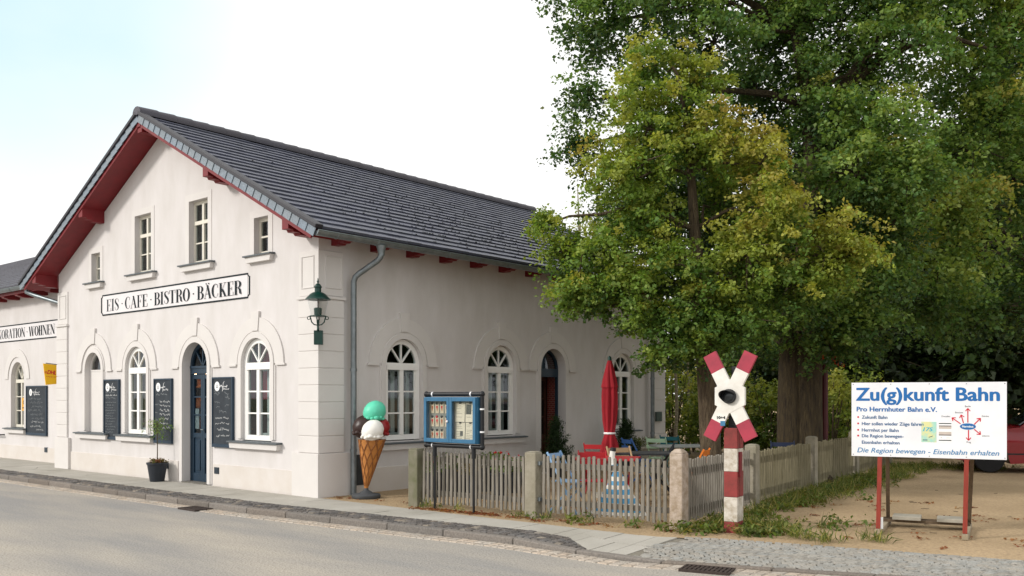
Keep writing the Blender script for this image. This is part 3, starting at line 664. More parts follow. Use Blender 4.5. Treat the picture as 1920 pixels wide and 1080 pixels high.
# Didone lettering drawn as thick and thin strokes
def ell(cx, cy, rx, ry, a0, a1, thin, thick, n=16):
    return [(cx + rx*math.cos(R(a0+(a1-a0)*i/n)), cy + ry*math.sin(R(a0+(a1-a0)*i/n)), thin + (thick-thin)*abs(math.cos(R(a0+(a1-a0)*i/n)))**1.5) for i in range(n+1)]
T, H_ = .125, .026
def stem(x, z0=0, z1=1): return [(x, z0, T), (x, z1, T)]
def hl(x0, x1, z): return [(x0, z, H_), (x1, z, H_)]
def vl(x, z0, z1, w0=H_, w1=H_): return [(x, z0, w0), (x, z1, w1)]
GL = {
 'E': (.50, [stem(.13), hl(0, .46, .013), hl(0, .44, .987), hl(.19, .33, .5), vl(.445, .01, .26), vl(.425, .76, .99), vl(.33, .38, .62)]),
 'F': (.48, [stem(.13), hl(0, .27, .013), hl(0, .44, .987), hl(.19, .33, .5), vl(.425, .76, .99), vl(.33, .38, .62)]),
 'I': (.30, [stem(.13), hl(0, .26, .013), hl(0, .26, .987)]),
 'T': (.52, [stem(.24), hl(.11, .37, .013), hl(0, .48, .987), vl(.012, .74, .99), vl(.468, .74, .99)]),
 'H': (.60, [stem(.13), stem(.43), hl(0, .26, .013), hl(0, .26, .987), hl(.30, .56, .013), hl(.30, .56, .987), hl(.13, .43, .5)]),
 'N': (.60, [vl(.08, 0, 1), vl(.48, 0, 1), [(.08, .99, T), (.47, .02, T)], hl(0, .17, .013), hl(.38, .58, .987), hl(0, .14, .987)]),
 'K': (.58, [stem(.13), hl(0, .26, .013), hl(0, .26, .987), [(.18, .38, H_), (.44, .98, H_)], [(.25, .55, T), (.47, .01, T)], hl(.34, .56, .013), hl(.34, .54, .987)]),
 'A': (.58, [[(.06, .01, H_), (.27, .98, H_)], [(.25, 1, T), (.46, .0, T)], hl(.13, .40, .34), hl(0, .16, .013), hl(.34, .57, .013)]),
 'D': (.56, [stem(.13), hl(0, .24, .013), hl(0, .24, .987), ell(.20, .5, .27, .485, -90, 90, H_, T+.02)]),
 'O': (.56, [ell(.27, .5, .21, .485, 90, 270, H_, T+.01), ell(.27, .5, .21, .485, -90, 90, H_, T+.01)]),
 'C': (.52, [ell(.27, .5, .21, .485, 62, 290, H_, T+.01), vl(.425, .70, .95), [(.40, .07, H_), (.455, .30, H_)]]),
 'B': (.54, [stem(.13), hl(0, .27, .013), hl(0, .27, .987), hl(.13, .27, .515), ell(.25, .75, .16, .237, -90, 90, H_, T), ell(.25, .264, .20, .252, -90, 90, H_, T+.01)]),
 'R': (.58, [stem(.13), hl(0, .26, .013), hl(0, .26, .987), hl(.13, .27, .50), ell(.25, .744, .18, .244, -90, 90, H_, T), [(.30, .49, .06), (.40, .38, T), (.44, .1, T), (.52, .02, H_)]]),
 'S': (.46, [[(.37, .72, H_), (.36, .90, H_), (.24, .985, H_), (.11, .92, .06), (.075, .80, .10), (.12, .65, .14), (.22, .52, .15), (.32, .38, .14), (.355, .22, .10), (.31, .07, .05), (.19, .012, H_), (.07, .08, H_), (.045, .28, H_)]]),
 'W': (.84, [[(.07, .99, T), (.24, .0, T)], [(.24, .02, H_), (.41, .99, H_)], [(.41, .99, T), (.58, .0, T)], [(.58, .02, H_), (.74, .99, H_)], hl(0, .2, .987), hl(.32, .5, .987), hl(.66, .82, .987)]),
 '.': (.30, [ell(.15, .5, .028, .028, 0, 360, .05, .05, 8)]), ' ': (.12, []),
}
def stroke(mb, fn, pts, n):
    if len(pts) == 2 and pts[0][1] != pts[1][1] and abs(pts[0][0]-pts[1][0]) > .02:   # slanted straight stroke keeps level ends
        (x0, z0, w0), (x1, z1, w1) = pts; mb.add([fn(x0-w0/2, z0, n), fn(x0+w0/2, z0, n), fn(x1+w1/2, z1, n), fn(x1-w1/2, z1, n)], [(0, 1, 2, 3)]); return
    vs = []
    for i, (x, z, wd) in enumerate(pts):
        a, b = pts[max(i-1, 0)], pts[min(i+1, len(pts)-1)]; dx, dz = b[0]-a[0], b[1]-a[1]; d = math.hypot(dx, dz) or 1
        vs += [fn(x - dz/d*wd/2, z + dx/d*wd/2, n), fn(x + dz/d*wd/2, z - dx/d*wd/2, n)]
    mb.add(vs, [(2*i, 2*i+1, 2*i+3, 2*i+2) for i in range(len(pts)-1)])
def didone(mb, fn, s, u0, u1, z, h, n):
    tot = sum(GL['A' if ch == 'Ä' else ch][0] for ch in s); k = (u1-u0)/tot; u = u0; j = 0
    for ch in s:
        wd, st = GL['A' if ch == 'Ä' else ch]
        st = st + ([ell(.17, 1.10, .02, .025, 0, 360, .05, .05, 8), ell(.36, 1.10, .02, .025, 0, 360, .05, .05, 8)] if ch == 'Ä' else [])
        for p in st:
            j += 1; stroke(mb, lambda x, zz, nn: fn(u + x*k, z + zz*h, nn), p, n + j*.00012)
        u += wd*k
def sign_border(fn, u0, u1, z0, z1, parent, open_left=False):
    r = .075; w_ = .028; m = MB(); n0, n1 = .0, .012
    pbox(m, fn, u0+r, u1-r, z1-w_, z1, n0, n1); pbox(m, fn, u0+r, u1-r, z0, z0+w_, n0, n1)
    pbox(m, fn, u1-w_, u1, z0+r, z1-r, n0, n1); pbox(m, fn, u0, u0+w_, z0+r, z1-r, n0, n1)
    for cu, cz, a in ((u0, z0, 0), (u1, z0, 90), (u1, z1, 180), (u0, z1, 270)): ring(m, fn, cu, cz, r-w_*.55, r+.003, n0, n1-.001, a, a+90, 6)
    m.build('sign_border', INK, parent)
    f = MB(); pbox(f, fn, u0+r, u1-r, z0+w_+.001, z1-w_-.001, -.01, .006); return f.build('sign_field', SIGNW, parent)
sf = sign_border(Gf, -7.60, -1.98, 3.405, 3.855, house)
m = MB(); didone(m, Gf, 'EIS . CAFE . BISTRO . BÄCKER', -7.36, -2.2, 3.487, .255, .008); m.build('lettering', INK, sf)

# ------------------------------------------------------------------ lower wing on the left
wing = thing('shop_wing', 'lower white shop wing with slate roof joined to the left of the gabled cafe', 'building')
m = MB(); WC = -13.56
wall_sheet(m, [(-34, -.05), (LX-.01, -.05), (LX-.01, 4.42), (-34, 4.42)], [arch_poly(WC, .42, .82, 2.12, .45), arch_poly(-17.2, .42, .82, 2.12, .45)], Wf, .2)
m.add([(-34, YW, -.05), (-34, 9.5, -.05), (-34, 9.5, 4.4), (-34, 5.05, 6.5), (-34, YW, 4.42)], [(0, 1, 2, 3, 4)]); m.add([(-34, 9.5, -.05), (LX-.01, 9.5, -.05), (LX-.01, 9.5, 4.4), (-34, 9.5, 4.4)], [(0, 1, 2, 3)])
m.build('wall', PLASTER, wing)
m = MB(); pbox(m, Wf, -33.9, LX-.09, -.05, .36, -.02, .018); m.build('plinth', PLINTH, wing)
m = MB()
zw = lambda y: 4.46 + (y - .12)*.487
for r in range(18):
    y0, y1 = .10 + r*.277, .10 + (r+1)*.277 + .03; x = -34.0 + .15*(r % 2)
    while x < -10.46:
        c0 = lin('#46454e'); k = 1 + rnd.uniform(-.15, .15); m.tint = (c0[0]*k, c0[1]*k, c0[2]*k)
        x1 = min(x + .6, -10.46)
        m.hexa([(x+.004, y0, zw(y0)), (x1-.004, y0, zw(y0)), (x1-.004, y1, zw(y1)-.05), (x+.004, y1, zw(y1)-.05)], [(x+.004, y0, zw(y0)+.045), (x1-.004, y0, zw(y0)+.045), (x1-.004, y1, zw(y1)+.004), (x+.004, y1, zw(y1)+.004)]); x += .6
wr = m.build('roof', TILET, wing)
m = MB(); m.hexa([(-34, .18, 4.26), (-10.5, .18, 4.26), (-10.5, 5.1, 6.62), (-34, 5.1, 6.62)], [(-34, .18, 4.45), (-10.5, .18, 4.45), (-10.5, 5.1, 6.85), (-34, 5.1, 6.85)])
m.hexa([(-34, 5.1, 6.62), (-10.5, 5.1, 6.62), (-10.5, 10, 4.3), (-34, 10, 4.3)], [(-34, 5.1, 6.86), (-10.5, 5.1, 6.86), (-10.5, 10, 4.5), (-34, 10, 4.5)])
m.build('soffit', RED, wing)
x = -10.9
while x > -18:
    m = MB(); m.prism([(.2, 4.23), (.2, 4.28), (.62, 4.36), (.62, 4.2), (.34, 4.19)], lambda u, z, n: (x + n, u, z), -.08, .08); m.build('rafter_tail', RED, wing); x -= .85
gutter(((-34, .10, 4.41), (-10.55, .10, 4.40)), 'x', .075, wing)
downpipe([(-11.75, .10, 4.36), (-11.75, .12, 4.24), (-11.6, .2, 4.18), (-10.75, .48, 3.94), (-10.3, .5, 3.84), (-10.25, .5, 3.7), (-10.25, .5, 0)], wing)
for c in (WC, -17.2):
    f = MB(); n0, n1 = -.17, -.11
    hw = .417; zs = 2.12; z0 = .84
    ring(f, Wf, c, zs, hw-.07, hw, n0, n1, rise=1.05); pbox(f, Wf, c-hw, c-hw+.07, z0, zs-.001, n0, n1); pbox(f, Wf, c+hw-.07, c+hw, z0, zs-.001, n0, n1)
    pbox(f, Wf, c-hw+.071, c+hw-.071, zs-.10, zs-.01, n0, n1+.01); pbox(f, Wf, c-.035, c+.035, z0, zs-.101, n0, n1+.004); pbox(f, Wf, c-hw+.071, c+hw-.071, z0, z0+.07, n0, n1-.002)
    for i in (1, 2): pbox(f, Wf, c-hw+.071, c+hw-.071, z0+.07+.37*i-.012, z0+.07+.37*i+.012, n0+.01, n1-.006)
    for a in (50, 90, 130): pbar(f, Wf, (c, zs), (c+.35*math.cos(R(a)), zs+.36*math.sin(R(a))), .026, n0+.01, n1-.006)
    wn = f.build('window', CREAM, wing); p = MB(); p.prism(arch_poly(c, hw-.02, z0+.03, zs, hw), Wf, n0+.02, n0+.024); p.build('pane', GLASS, wn); sill(Wf, c, .66, .82, wn)
    s = MB(); ring(s, Wf, c, zs, .58, .80, -.02, .022); s.build('arch_surround', TRIM, wing)
p = MB(); pbox(p, Wf, WC+.02, WC+.30, 1.28, 1.62, -.109, -.104); p.mi = 1; ring(p, Wf, WC+.16, 1.50, .03, .055, -.104, -.1015, 20, 300, 8); pbox(p, Wf, WC+.07, WC+.25, 1.34, 1.37, -.104, -.1015); ps = p.build('notice', [mat('yellow_sticker', '#e0a43a', .5, .1, 9), INK], wing)
i = MB(); i.box(-33, -10.3, 3.4, 3.5, 0, 4.2); i.box(-33, -10.3, .85, 9, -.03, 0); i.box(-33, -10.3, .85, 3.4, 4.1, 4.2); i.box(-10.3, -10.2, .9, 3.4, 0, 4.1); i.build('interior_wall', DARKIN, wing)
sw = sign_border(Wf, -17.6, -10.3, 3.12, 3.57, wing); m = MB(); didone(m, Wf, 'DEKORATION . WOHNEN', -15.27, -11.24, 3.215, .25, .008); m.build('lettering', INK, sw)
b = MB(); pbox(b, Wf, -11.82, -11.66, .25, .37, -.02, .03); b.build('vent', MATS['vent_blue'], wing)
t = thing('handrail', 'short black handrail on the wing wall at the far left edge', 'handrail', (-14.9, .5, 0)); m = MB(); m.tube([(-1.6, -.02, .62), (.5, -.02, .62)], .022, 8); m.tube([(.5, -.02, .62), (.5, .11, .62)], .018, 8); m.build('rail', BLACK, t)
m = MB(); m.tube([(-.2, -.02, .62), (-.2, .11, .55)], .015, 8); m.build('bracket', BLACK, t)
#@@PART2
# ------------------------------------------------------------------ lantern, boards, flag sign
t = thing('wall_lantern', 'green heritage gas lantern on the corner of the cafe building', 'lantern', (.17, -.14, 2.47), R(-45))
m = MB(); m.box(-.13, -.03, -.07, .07, .02, .25); m.bar((-.08, 0, .22), (.0, 0, .27), .035, .035); m.tube([(0, 0, .26), (0, 0, .42)], .016, 8); m.build('bracket', GREEN, t, bevel=.004)
m = MB()
for a in (0, 90, 180, 270):
    ca, sa = math.cos(R(a)), math.sin(R(a)); m.tube([(ca*r, sa*r, z) for r, z in ((.01, .33), (.06, .34), (.10, .38), (.115, .44), (.125, .47))], .010, 6)
    m.tube([(ca*(.145+.025*math.cos(R(q))), sa*(.145+.025*math.cos(R(q))), .445+.025*math.sin(R(q))) for q in range(0, 361, 45)], .007, 5)
m.lathe([(.10, .465), (.135, .47), (.135, .482), (.10, .485)], (0, 0, 0), 16)
m.lathe([(.06, .485), (.065, .60), (.05, .61)], (0, 0, 0), 12)
m.build('cradle', GREEN, t, smooth=True)
m = MB(); m.lathe([(.112, .485), (.168, .735)], (0, 0, 0), 24); m.build('glass_shade', CLEAR, t, smooth=True)
m = MB(); m.tube([(0, 0, .6), (0, 0, .74)], .008, 6); m.build('burner', BLACK, t)
m = MB(); m.lathe([(.19, .735), (.205, .738), (.20, .75), (.17, .78), (.13, .825), (.085, .855), (.052, .865), (.052, .93), (.066, .935), (.066, .95), (.054, .955), (.05, .97), (.03, .995), (.012, 1.0), (.012, 1.02), (.02, 1.03), (.012, 1.045), (.004, 1.09)], (0, 0, 0), 24); m.build('hood', GREEN, t, smooth=True)
def squiggle(m, fn, u, z, wd, h, n, lw, r):
    """one line of handwriting as a thin wandering stroke with word gaps"""
    x = u
    while x < u + wd - h:
        ww = min(r.uniform(2, 5)*h, u + wd - x); k = max(4, int(ww/h*3.2)); pts = []
        for i in range(k + 1):
            up = r.choice((0, .5, .55, .5, 1.0, .15)) * h; pts.append((x + ww*i/k + (r.uniform(-.2, .3)*h), z + up + r.uniform(-.08, .08)*h, lw))
        for a, b in zip(pts, pts[1:]):
            d = math.hypot(b[0]-a[0], b[1]-a[1]) or 1; px, pz = -(b[1]-a[1])/d*lw/2, (b[0]-a[0])/d*lw/2
            m.add([fn(a[0]+px, a[1]+pz, n), fn(a[0]-px, a[1]-pz, n), fn(b[0]-px, b[1]-pz, n), fn(b[0]+px, b[1]+pz, n)], [(0, 1, 2, 3)])
        x += ww + h*.7
def chalkboard(fn, u0, u1, z0, z1, label, lines, seed, group='chalkboards on the white facade'):
    r = random.Random(seed); c = (u0+u1)/2
    base = fn(c, z0, .0); t = thing('chalkboard', label, 'chalkboard', base, 0, group)
    F = lambda u, z, n: tuple(Vector(fn(u, z, n)) - Vector(base))
    f = MB(); fr = .028
    pbox(f, F, u0, u0+fr, z0, z1, .002, .05); pbox(f, F, u1-fr, u1, z0, z1, .002, .05); pbox(f, F, u0+fr, u1-fr, z1-fr, z1, .002, .049); pbox(f, F, u0+fr, u1-fr, z0, z0+fr*2.2, .002, .049)
    f.build('frame', BLUE, t)
    b = MB(); pbox(b, F, u0+fr, u1-fr, z0+fr*2.2, z1-fr, .002, .035); b.build('slate', CHALK, t)
    W_ = u1 - u0; l = MB(); cu, cz, rr = u0 + .20*W_ + .03, z1 - .17, min(.085, .14*W_)
    l.prism([(cu + rr*math.cos(2*math.pi*k/20), cz + rr*1.05*math.sin(2*math.pi*k/20)) for k in range(20)], F, .0352, .037)
    squiggle(l, F, cu+rr+.01, cz-.02, W_*.36, .045, .038, .011, r); squiggle(l, F, cu+rr+.10, cz-.065, W_*.30, .03, .038, .010, r)
    for a, b_ in (((.43, -.09), (.47, .06)), ((.47, .06), (.52, .09))): 
        x0, z0_ = cu+rr+W_*(a[0]-.3), cz+a[1]; x1, z1_ = cu+rr+W_*(b_[0]-.3), cz+b_[1]; l.add([F(x0, z0_, .0383), F(x0+.012, z0_, .0383), F(x1+.012, z1_, .0383), F(x1, z1_, .0383)], [(0, 1, 2, 3)])
    l.build('logo', PRINTW, t)
    g = MB(); g.mi = 1; pbox(g, F, cu-.03, cu-.018, cz-.03, cz+.035, .0372, .038); pbox(g, F, cu+.016, cu+.028, cz-.03, cz+.035, .0372, .038); pbox(g, F, cu-.018, cu+.016, cz-.03, cz-.02, .0372, .0378); g.build('logo_mark', [CHALK, CHALK], t)
    wv = MB()
    for (dz, x0, wd, h, faint, lw) in lines:
        wv.mi = faint; squiggle(wv, F, u0 + x0*W_, z1 - dz, wd*W_, h, .0365 + .0002*faint, lw, r)
    wv.build('chalk_writing', [CHALKW, CHALKD], t); return t
chalkboard(Gf, -7.41, -6.74, .735, 2.02, 'narrow chalkboard menu between the blind niche and its neighbouring white window', [(.30, .12, .66, .035, 1, .008), (.35, .12, .75, .03, 0, .010), (.42, .12, .74, .05, 1, .009)] + [(.50 + .058*k, .10 + .1*((k*7) % 3 == 1), .5 + .2*((k*5) % 3 == 0), .024, 1, .007) for k in range(12)], 3)
chalkboard(Gf, -5.28, -4.60, .725, 2.01, 'chalkboard with bold white writing directly left of the blue door, behind the potted tree', [(.34, .12, .62, .05, 1, .012)] + [(.48 + .085*k, .33, .58, .045, 0, .011) for k in range(7)] + [(.53 + .16*k, .06, .2, .03, 1, .008) for k in range(3)], 5)
chalkboard(Gf, -3.15, -2.47, .72, 2.01, 'chalkboard with opening hours between the blue door and the front window near the corner', [(.27, .10, .28, .05, 1, .010), (.33, .12, .24, .05, 1, .010), (.33, .58, .2, .06, 1, .010), (.40, .62, .22, .06, 1, .010), (.48, .12, .26, .04, 1, .009), (.53, .62, .2, .05, 1, .008), (.56, .2, .22, .03, 1, .007), (.66, .36, .34, .055, 1, .009), (.77, .16, .74, .045, 0, .010), (.87, .14, .74, .04, 0, .010), (.985, .24, .6, .06, 0, .011), (1.10, .2, .72, .045, 0, .010)], 8)
chalkboard(Wf, -12.90, -11.68, .66, 1.93, 'wide chalkboard with smudged faint chalk on the lower wing wall', [(.36 + .1*k, .12 + .08*(k % 3), .6, .06, 1, .008) for k in range(6)] + [(.95, .25, .6, .05, 0, .009), (1.06, .2, .55, .05, 0, .009), (1.14, .5, .4, .04, 0, .009)], 11)
YEL = mat('sign_yellow', '#f2bd16', .5, .05, 9); SRED = mat('sign_red', '#c8142a', .5, .05, 9)
t = thing('projecting_sign', 'yellow parcel service sign projecting from the wing wall beside the corner', 'sign', (-10.45, YW-.06, 2.2))
m = MB(); m.prism([(-.56, .24), (-.02, .19), (-.02, -.22), (-.50, -.27)], lambda u, z, n: (n, u, z), -.015, .015); m.build('sign_panel', YEL, t)
m = MB(); fp = lambda u, z, n: (n, u, z + u*-.08)
put_text(m, 'DHL', fp, -.47, -.045, .0165, .20, .10, .3, .05)
for k in range(3):
    pbox(m, fp, -.54, -.475, -.035 + k*.022, -.024 + k*.022, .0155, .017); pbox(m, fp, -.255, -.15, -.035 + k*.022, -.024 + k*.022, .0155, .017)
put_text(m, 'PAKETSHOP', fp, -.49, -.12, .0165, .32, .028); m.build('lettering', SRED, t)
m = MB(); m.tube([(0, -.5, .25), (0, 0, .2)], .012, 6); m.build('bracket', ZINC, t)
t = thing('wall_box', 'small grey-green meter box on the far corner pilaster of the long wall', 'meter box', (XL+.04, 10.56, 1.05)); m = MB(); m.box(0, .05, -.13, .13, -.02, .22); m.box(.051, .056, -.11, .11, 0, .2); m.build('cover', mat('meter_box', '#56635f', .5, .2, 9), t, bevel=.004)

# ------------------------------------------------------------------ potted tree and ice cream cone
def quick_leaves(cent, rad, per, size, cols, seed, flat=.7, up=.6, jit=.25, axis=None, name='foliage', parent=None, m=None, narrow=.40, bary=None):
    rs = np.random.RandomState(seed); cent = np.asarray(cent, float); K = len(cent); rad = np.broadcast_to(rad, (K,))
    N = K*per; ci = np.repeat(np.arange(K), per)
    off = rs.normal(0, .5, (N, 3)) * np.array([1, 1, flat])
    if axis is not None:                                     # sprays: drawn out along each clump's own axis
        ax = np.asarray(axis)[ci]; along = rs.uniform(-1, 1, (N, 1)); side = rs.normal(0, .33, (N, 3)); side[:, 2] *= .75
        off = ax*along + side*(1.1 - .5*np.abs(along))
    p = cent[ci] + off*rad[ci][:, None]
    nrm = rs.normal(0, 1, (N, 3))*.75; nrm[:, 2] += up*1.6; o = off/np.maximum(np.linalg.norm(off, axis=1, keepdims=True), .05); nrm += .5*o
    nrm /= np.linalg.norm(nrm, axis=1, keepdims=True)
    tg = np.cross(nrm, rs.normal(0, 1, (N, 3))); tg /= np.linalg.norm(tg, axis=1, keepdims=True); tg[:, 2] -= .25; tg /= np.linalg.norm(tg, axis=1, keepdims=True)
    sd = np.cross(nrm, tg); s = (size*rs.uniform(.5, 1.35, N))[:, None]
    V = np.empty((N, 4, 3)); V[:, 0] = p - tg*s*.5; V[:, 1] = p - tg*s*.08 + sd*s*narrow + nrm*s*.10; V[:, 2] = p + tg*s*.5 - nrm*s*.06; V[:, 3] = p - tg*s*.08 - sd*s*narrow + nrm*s*.10
    cols = np.array([lin(c) if isinstance(c, str) else c for c in cols]); 
    if bary is None: bary = rs.dirichlet([.6]*len(cols), K)
    cw = np.clip(bary[ci] + rs.normal(0, .09, (N, len(cols))), 0, None) + 1e-3; cw /= cw.sum(1, keepdims=True)
    col = cw @ cols * rs.uniform(1-jit, 1+jit, (N, 1))
    me = bpy.data.meshes.new(name); me.vertices.add(4*N); me.vertices.foreach_set('co', V.ravel()); me.loops.add(4*N); me.loops.foreach_set('vertex_index', np.arange(4*N, dtype=np.int32))
    me.polygons.add(N); me.polygons.foreach_set('loop_start', np.arange(0, 4*N, 4, dtype=np.int32)); me.polygons.foreach_set('loop_total', np.full(N, 4, np.int32))
    a = me.attributes.new('tint', 'FLOAT_COLOR', 'POINT'); a.data.foreach_set('color', np.repeat(np.c_[col, np.ones(N)], 4, axis=0).astype('f4').ravel())
    me.materials.append(m or LEAF); me.update(); me.validate()
    ob = bpy.data.objects.new(name, me); C.objects.link(ob)
    if parent: ob.parent = parent
    return ob
t = thing('potted_tree', 'slim standard tree in a dark pot beside the blue front door', 'potted plant', (-4.72, -.24, 0))
m = MB(); m.lathe([(.13, 0), (.135, .01), (.185, .33), (.20, .335), (.20, .37), (.175, .37), (.17, .33), (.1, .32)], (0, 0, 0), 24); m.build('pot', mat('dark_pot', '#2b3038', .5, .2, 10), t, smooth=True)
m = MB(); m.tube([(0, 0, .3), (.01, .0, .6), (-.005, .005, .9), (.01, 0, 1.15)], [.011, .01, .009, .006], 8)
for k in range(9): a = k*2.4; m.tube([(.0, 0, .92 + .02*k), (.13*math.cos(a), .13*math.sin(a), 1.0 + .03*k)], .004, 5)
m.build('trunk', BARK, t)
quick_leaves([(rnd.gauss(0, .12), rnd.gauss(0, .12), 1.04 + rnd.gauss(0, .09)) for _ in range(40)], .09, 14, .035, ['#6d8a3c', '#4d6a2c', '#88a05a'], 2, name='crown', parent=t, narrow=.25)
quick_leaves([(rnd.uniform(-.15, .15), rnd.uniform(-.15, .15), .37 + rnd.uniform(0, .05)) for _ in range(30)], .05, 14, .035, ['#6a5a3a', '#7c6e48', '#4d5c2e', '#8b4a38'], 3, name='underplanting', parent=t)

IC = (.60, .50, 0)
t = thing('ice_cream_cone', 'giant advertising ice cream cone with mint, chocolate and vanilla scoops', 'ice cream figure', IC)
m = MB(); m.lathe([(.225, 0), (.235, .015), (.235, .05), (.22, .065), (.12, .075), (.09, .10), (.04, .13), (.035, .16), (.0, .16)], (0, 0, 0), 28); m.build('base', mat('base_rubber', '#4a4d50', .6, .2, 12), t, smooth=True)
WAF = mat('waffle', '#bd7c3d', .55, .2, 14, .1, 60)
m = MB(); cz0, cz1 = .15, .95; cr = lambda z: .028 + (.215 - .028)*(z - cz0)/(cz1 - cz0)
m.lathe([(cr(cz0 + (cz1-cz0)*k/10), cz0 + (cz1-cz0)*k/10) for k in range(11)] + [(.17, cz1)], (0, 0, 0), 28); lean = lambda q: (q[0] + .12*(q[2]-.15)*RT.x, q[1] + .12*(q[2]-.15)*RT.y, q[2]); m.v = [lean(q) for q in m.v]; cone = m.build('cone', WAF, t, smooth=True)
m = MB()
for k in range(9):
    for sg in (-1, 1):
        pts = [(cr(z)*1.005*math.cos(k*2*math.pi/9 + sg*(z-cz0)*2.3), cr(z)*1.005*math.sin(k*2*math.pi/9 + sg*(z-cz0)*2.3), z) for z in [cz0 + (cz1-cz0)*(.06+.94*j/14) for j in range(15)]]
        m.tube(pts, [.004 + .009*j/14 for j in range(15)], 6)
m.v = [lean(q) for q in m.v]; m.build('waffle_ribs', mat('waffle_rib', '#8f5a2e', .55, .2, 14), cone, smooth=True)
def lumpy(s): 
    ph = [rnd.uniform(0, 6) for _ in range(4)]
    return lambda d: 1 + .02*math.sin(9*d.x+ph[0])*math.sin(11*d.z+ph[1]) + .012*math.sin(23*d.y+ph[2])*math.sin(19*d.z+ph[3])
for nm, c, r, col, ru in (('scoop', (-.02, .0, 1.40), .185, '#5fd0ae', .45), ('scoop', (-.12, -.095, 1.16), .19, '#34221e', .4), ('scoop', (.09, -.09, 1.10), .18, '#f0ede6', .45), ('scoop', (.035, .115, 1.14), .16, '#8f1d20', .35)):
    mm = mat('ice_' + col[1:], col, ru, .06, 14, .35, 22); m = MB(); m.ball(c, r, 28, 18, wob=lumpy(0))
    for k in range(14): a = k*2*math.pi/14; m.ball((c[0]+r*.84*math.cos(a), c[1]+r*.84*math.sin(a), c[2]-r*rnd.uniform(.42, .66)), r*rnd.uniform(.16, .26), 10, 6, 1, 1, .7)
    m.v = [lean(q) for q in m.v]; m.build(nm, mm, t, smooth=True)

# ------------------------------------------------------------------ front picket fence, side fence, posts
def post(mb, x, y, rz, sx, sy, h, cap=.04):
    c, s = math.cos(rz), math.sin(rz); q = lambda u, v, z: (x + c*u - s*v, y + s*u + c*v, z)
    mb.hexa([q(-sx, -sy, -.1), q(sx, -sy, -.1), q(sx, sy, -.1), q(-sx, sy, -.1)], [q(-sx*.98, -sy*.98, h), q(sx*.98, -sy*.98, h), q(sx*.98, sy*.98, h), q(-sx*.98, sy*.98, h)])
    mb.hexa([q(-sx*.98, -sy*.98, h+.0005), q(sx*.98, -sy*.98, h+.0005), q(sx*.98, sy*.98, h+.0005), q(-sx*.98, sy*.98, h+.0005)], [q(-sx*.45, -sy*.45, h+cap), q(sx*.45, -sy*.45, h+cap), q(sx*.45, sy*.45, h+cap), q(-sx*.45, sy*.45, h+cap)])
def panel(name, parent, a, b, n, h, wd, m, z0=.07, tilt=.012, dark=None):
    a, b = Vector(a), Vector(b); d = (b - a).normalized(); nrm = Vector((d.y, -d.x, 0))
    mb = MB(); ln = (b-a).length
    for i in range(n):
        c = a + d*(ln*(i+.5)/n) + nrm*rnd.uniform(-.003, .003); hh = h + rnd.uniform(-.02, .015); lean = rnd.uniform(-tilt, tilt); w_ = wd*rnd.uniform(.9, 1.08)
        lo = z0 + rnd.uniform(-.02, .02)
        prof = [(-w_, lo), (w_, lo), (w_+lean, hh-w_*.9), (w_*.75+lean, hh-w_*.2), (lean, hh), (-w_*.75+lean, hh-w_*.2), (-w_+lean, hh-w_*.9)]
        mb.prism(prof, lambda u, z, k: tuple(c + d*u + nrm*k + Vector((0, 0, z))), .0, .02)
    mb.build(name, m, parent)
    for zz in (.22, .72):
        r = MB(); r.bar(a + Vector((0, 0, zz)) - nrm*.022, b + Vector((0, 0, zz)) - nrm*.022, .04, .07); r.build('rail', m, parent)
P1, P2, P3 = Vector((2.02, .27, 0)), Vector((4.18, .41, 0)), Vector((6.26, .72, 0))
Q4, Q5, Q6, Q7 = Vector((6.0, 3.32, 0)), Vector((5.62, 6.5, 0)), Vector((5.3, 9.5, 0)), Vector((4.98, 12.6, 0))
t = thing('picket_fence', 'low weathered grey picket fence with stone posts facing the pavement', 'fence'); ang = math.atan2(.14, 2.16)
for p, mm, hh in ((P1, mat('mossy_post', '#7d7869', .95, 0, 6, .6, 30, col2='#626349', thr=(.3, .7)), .86), (P2, STONE, .89)):
    b = MB(); post(b, p.x, p.y, ang, .095, .085, hh, .015); b.build('post', mm, t, bevel=.015)
dd = (P2-P1).normalized(); panel('slat_panel', t, P1 + dd*.13, P2 - dd*.12, 25, .84, .019, WOODG)
dd = (P3-P2).normalized(); panel('slat_panel', t, P2 + dd*.13, P3 - dd*.14, 24, .86, .020, WOODG)
b = MB()
for zz in (.25, .74): b.box(P2.x+.096, P2.x+.135, P2.y-.03, P2.y+.05, zz-.02, zz+.03)
b.build('bracket', ZINC, t)
b = MB(); post(b, P3.x, P3.y, R(4), .09, .095, .95, .05); b.build('post', STONEY, t, bevel=.015)
t = thing('side_fence', 'long mossy picket fence running back from the street beside the sandy lot', 'fence')
pts = [P3, Q4, Q5, Q6, Q7]
for i, (a, b_) in enumerate(zip(pts, pts[1:])):
    d = (b_-a).normalized(); panel('slat_panel', t, a + d*(.13 if i else .14), b_ - d*.12, [30, 38, 36, 38][i], [.86, .84, .84, .84][i], .022 if i else .019, WOODM if i else WOODG)
for q in pts[1:]:
    b = MB(); post(b, q.x, q.y, R(6), .09, .085, .93, .02); b.build('post', STONE, t, bevel=.012)

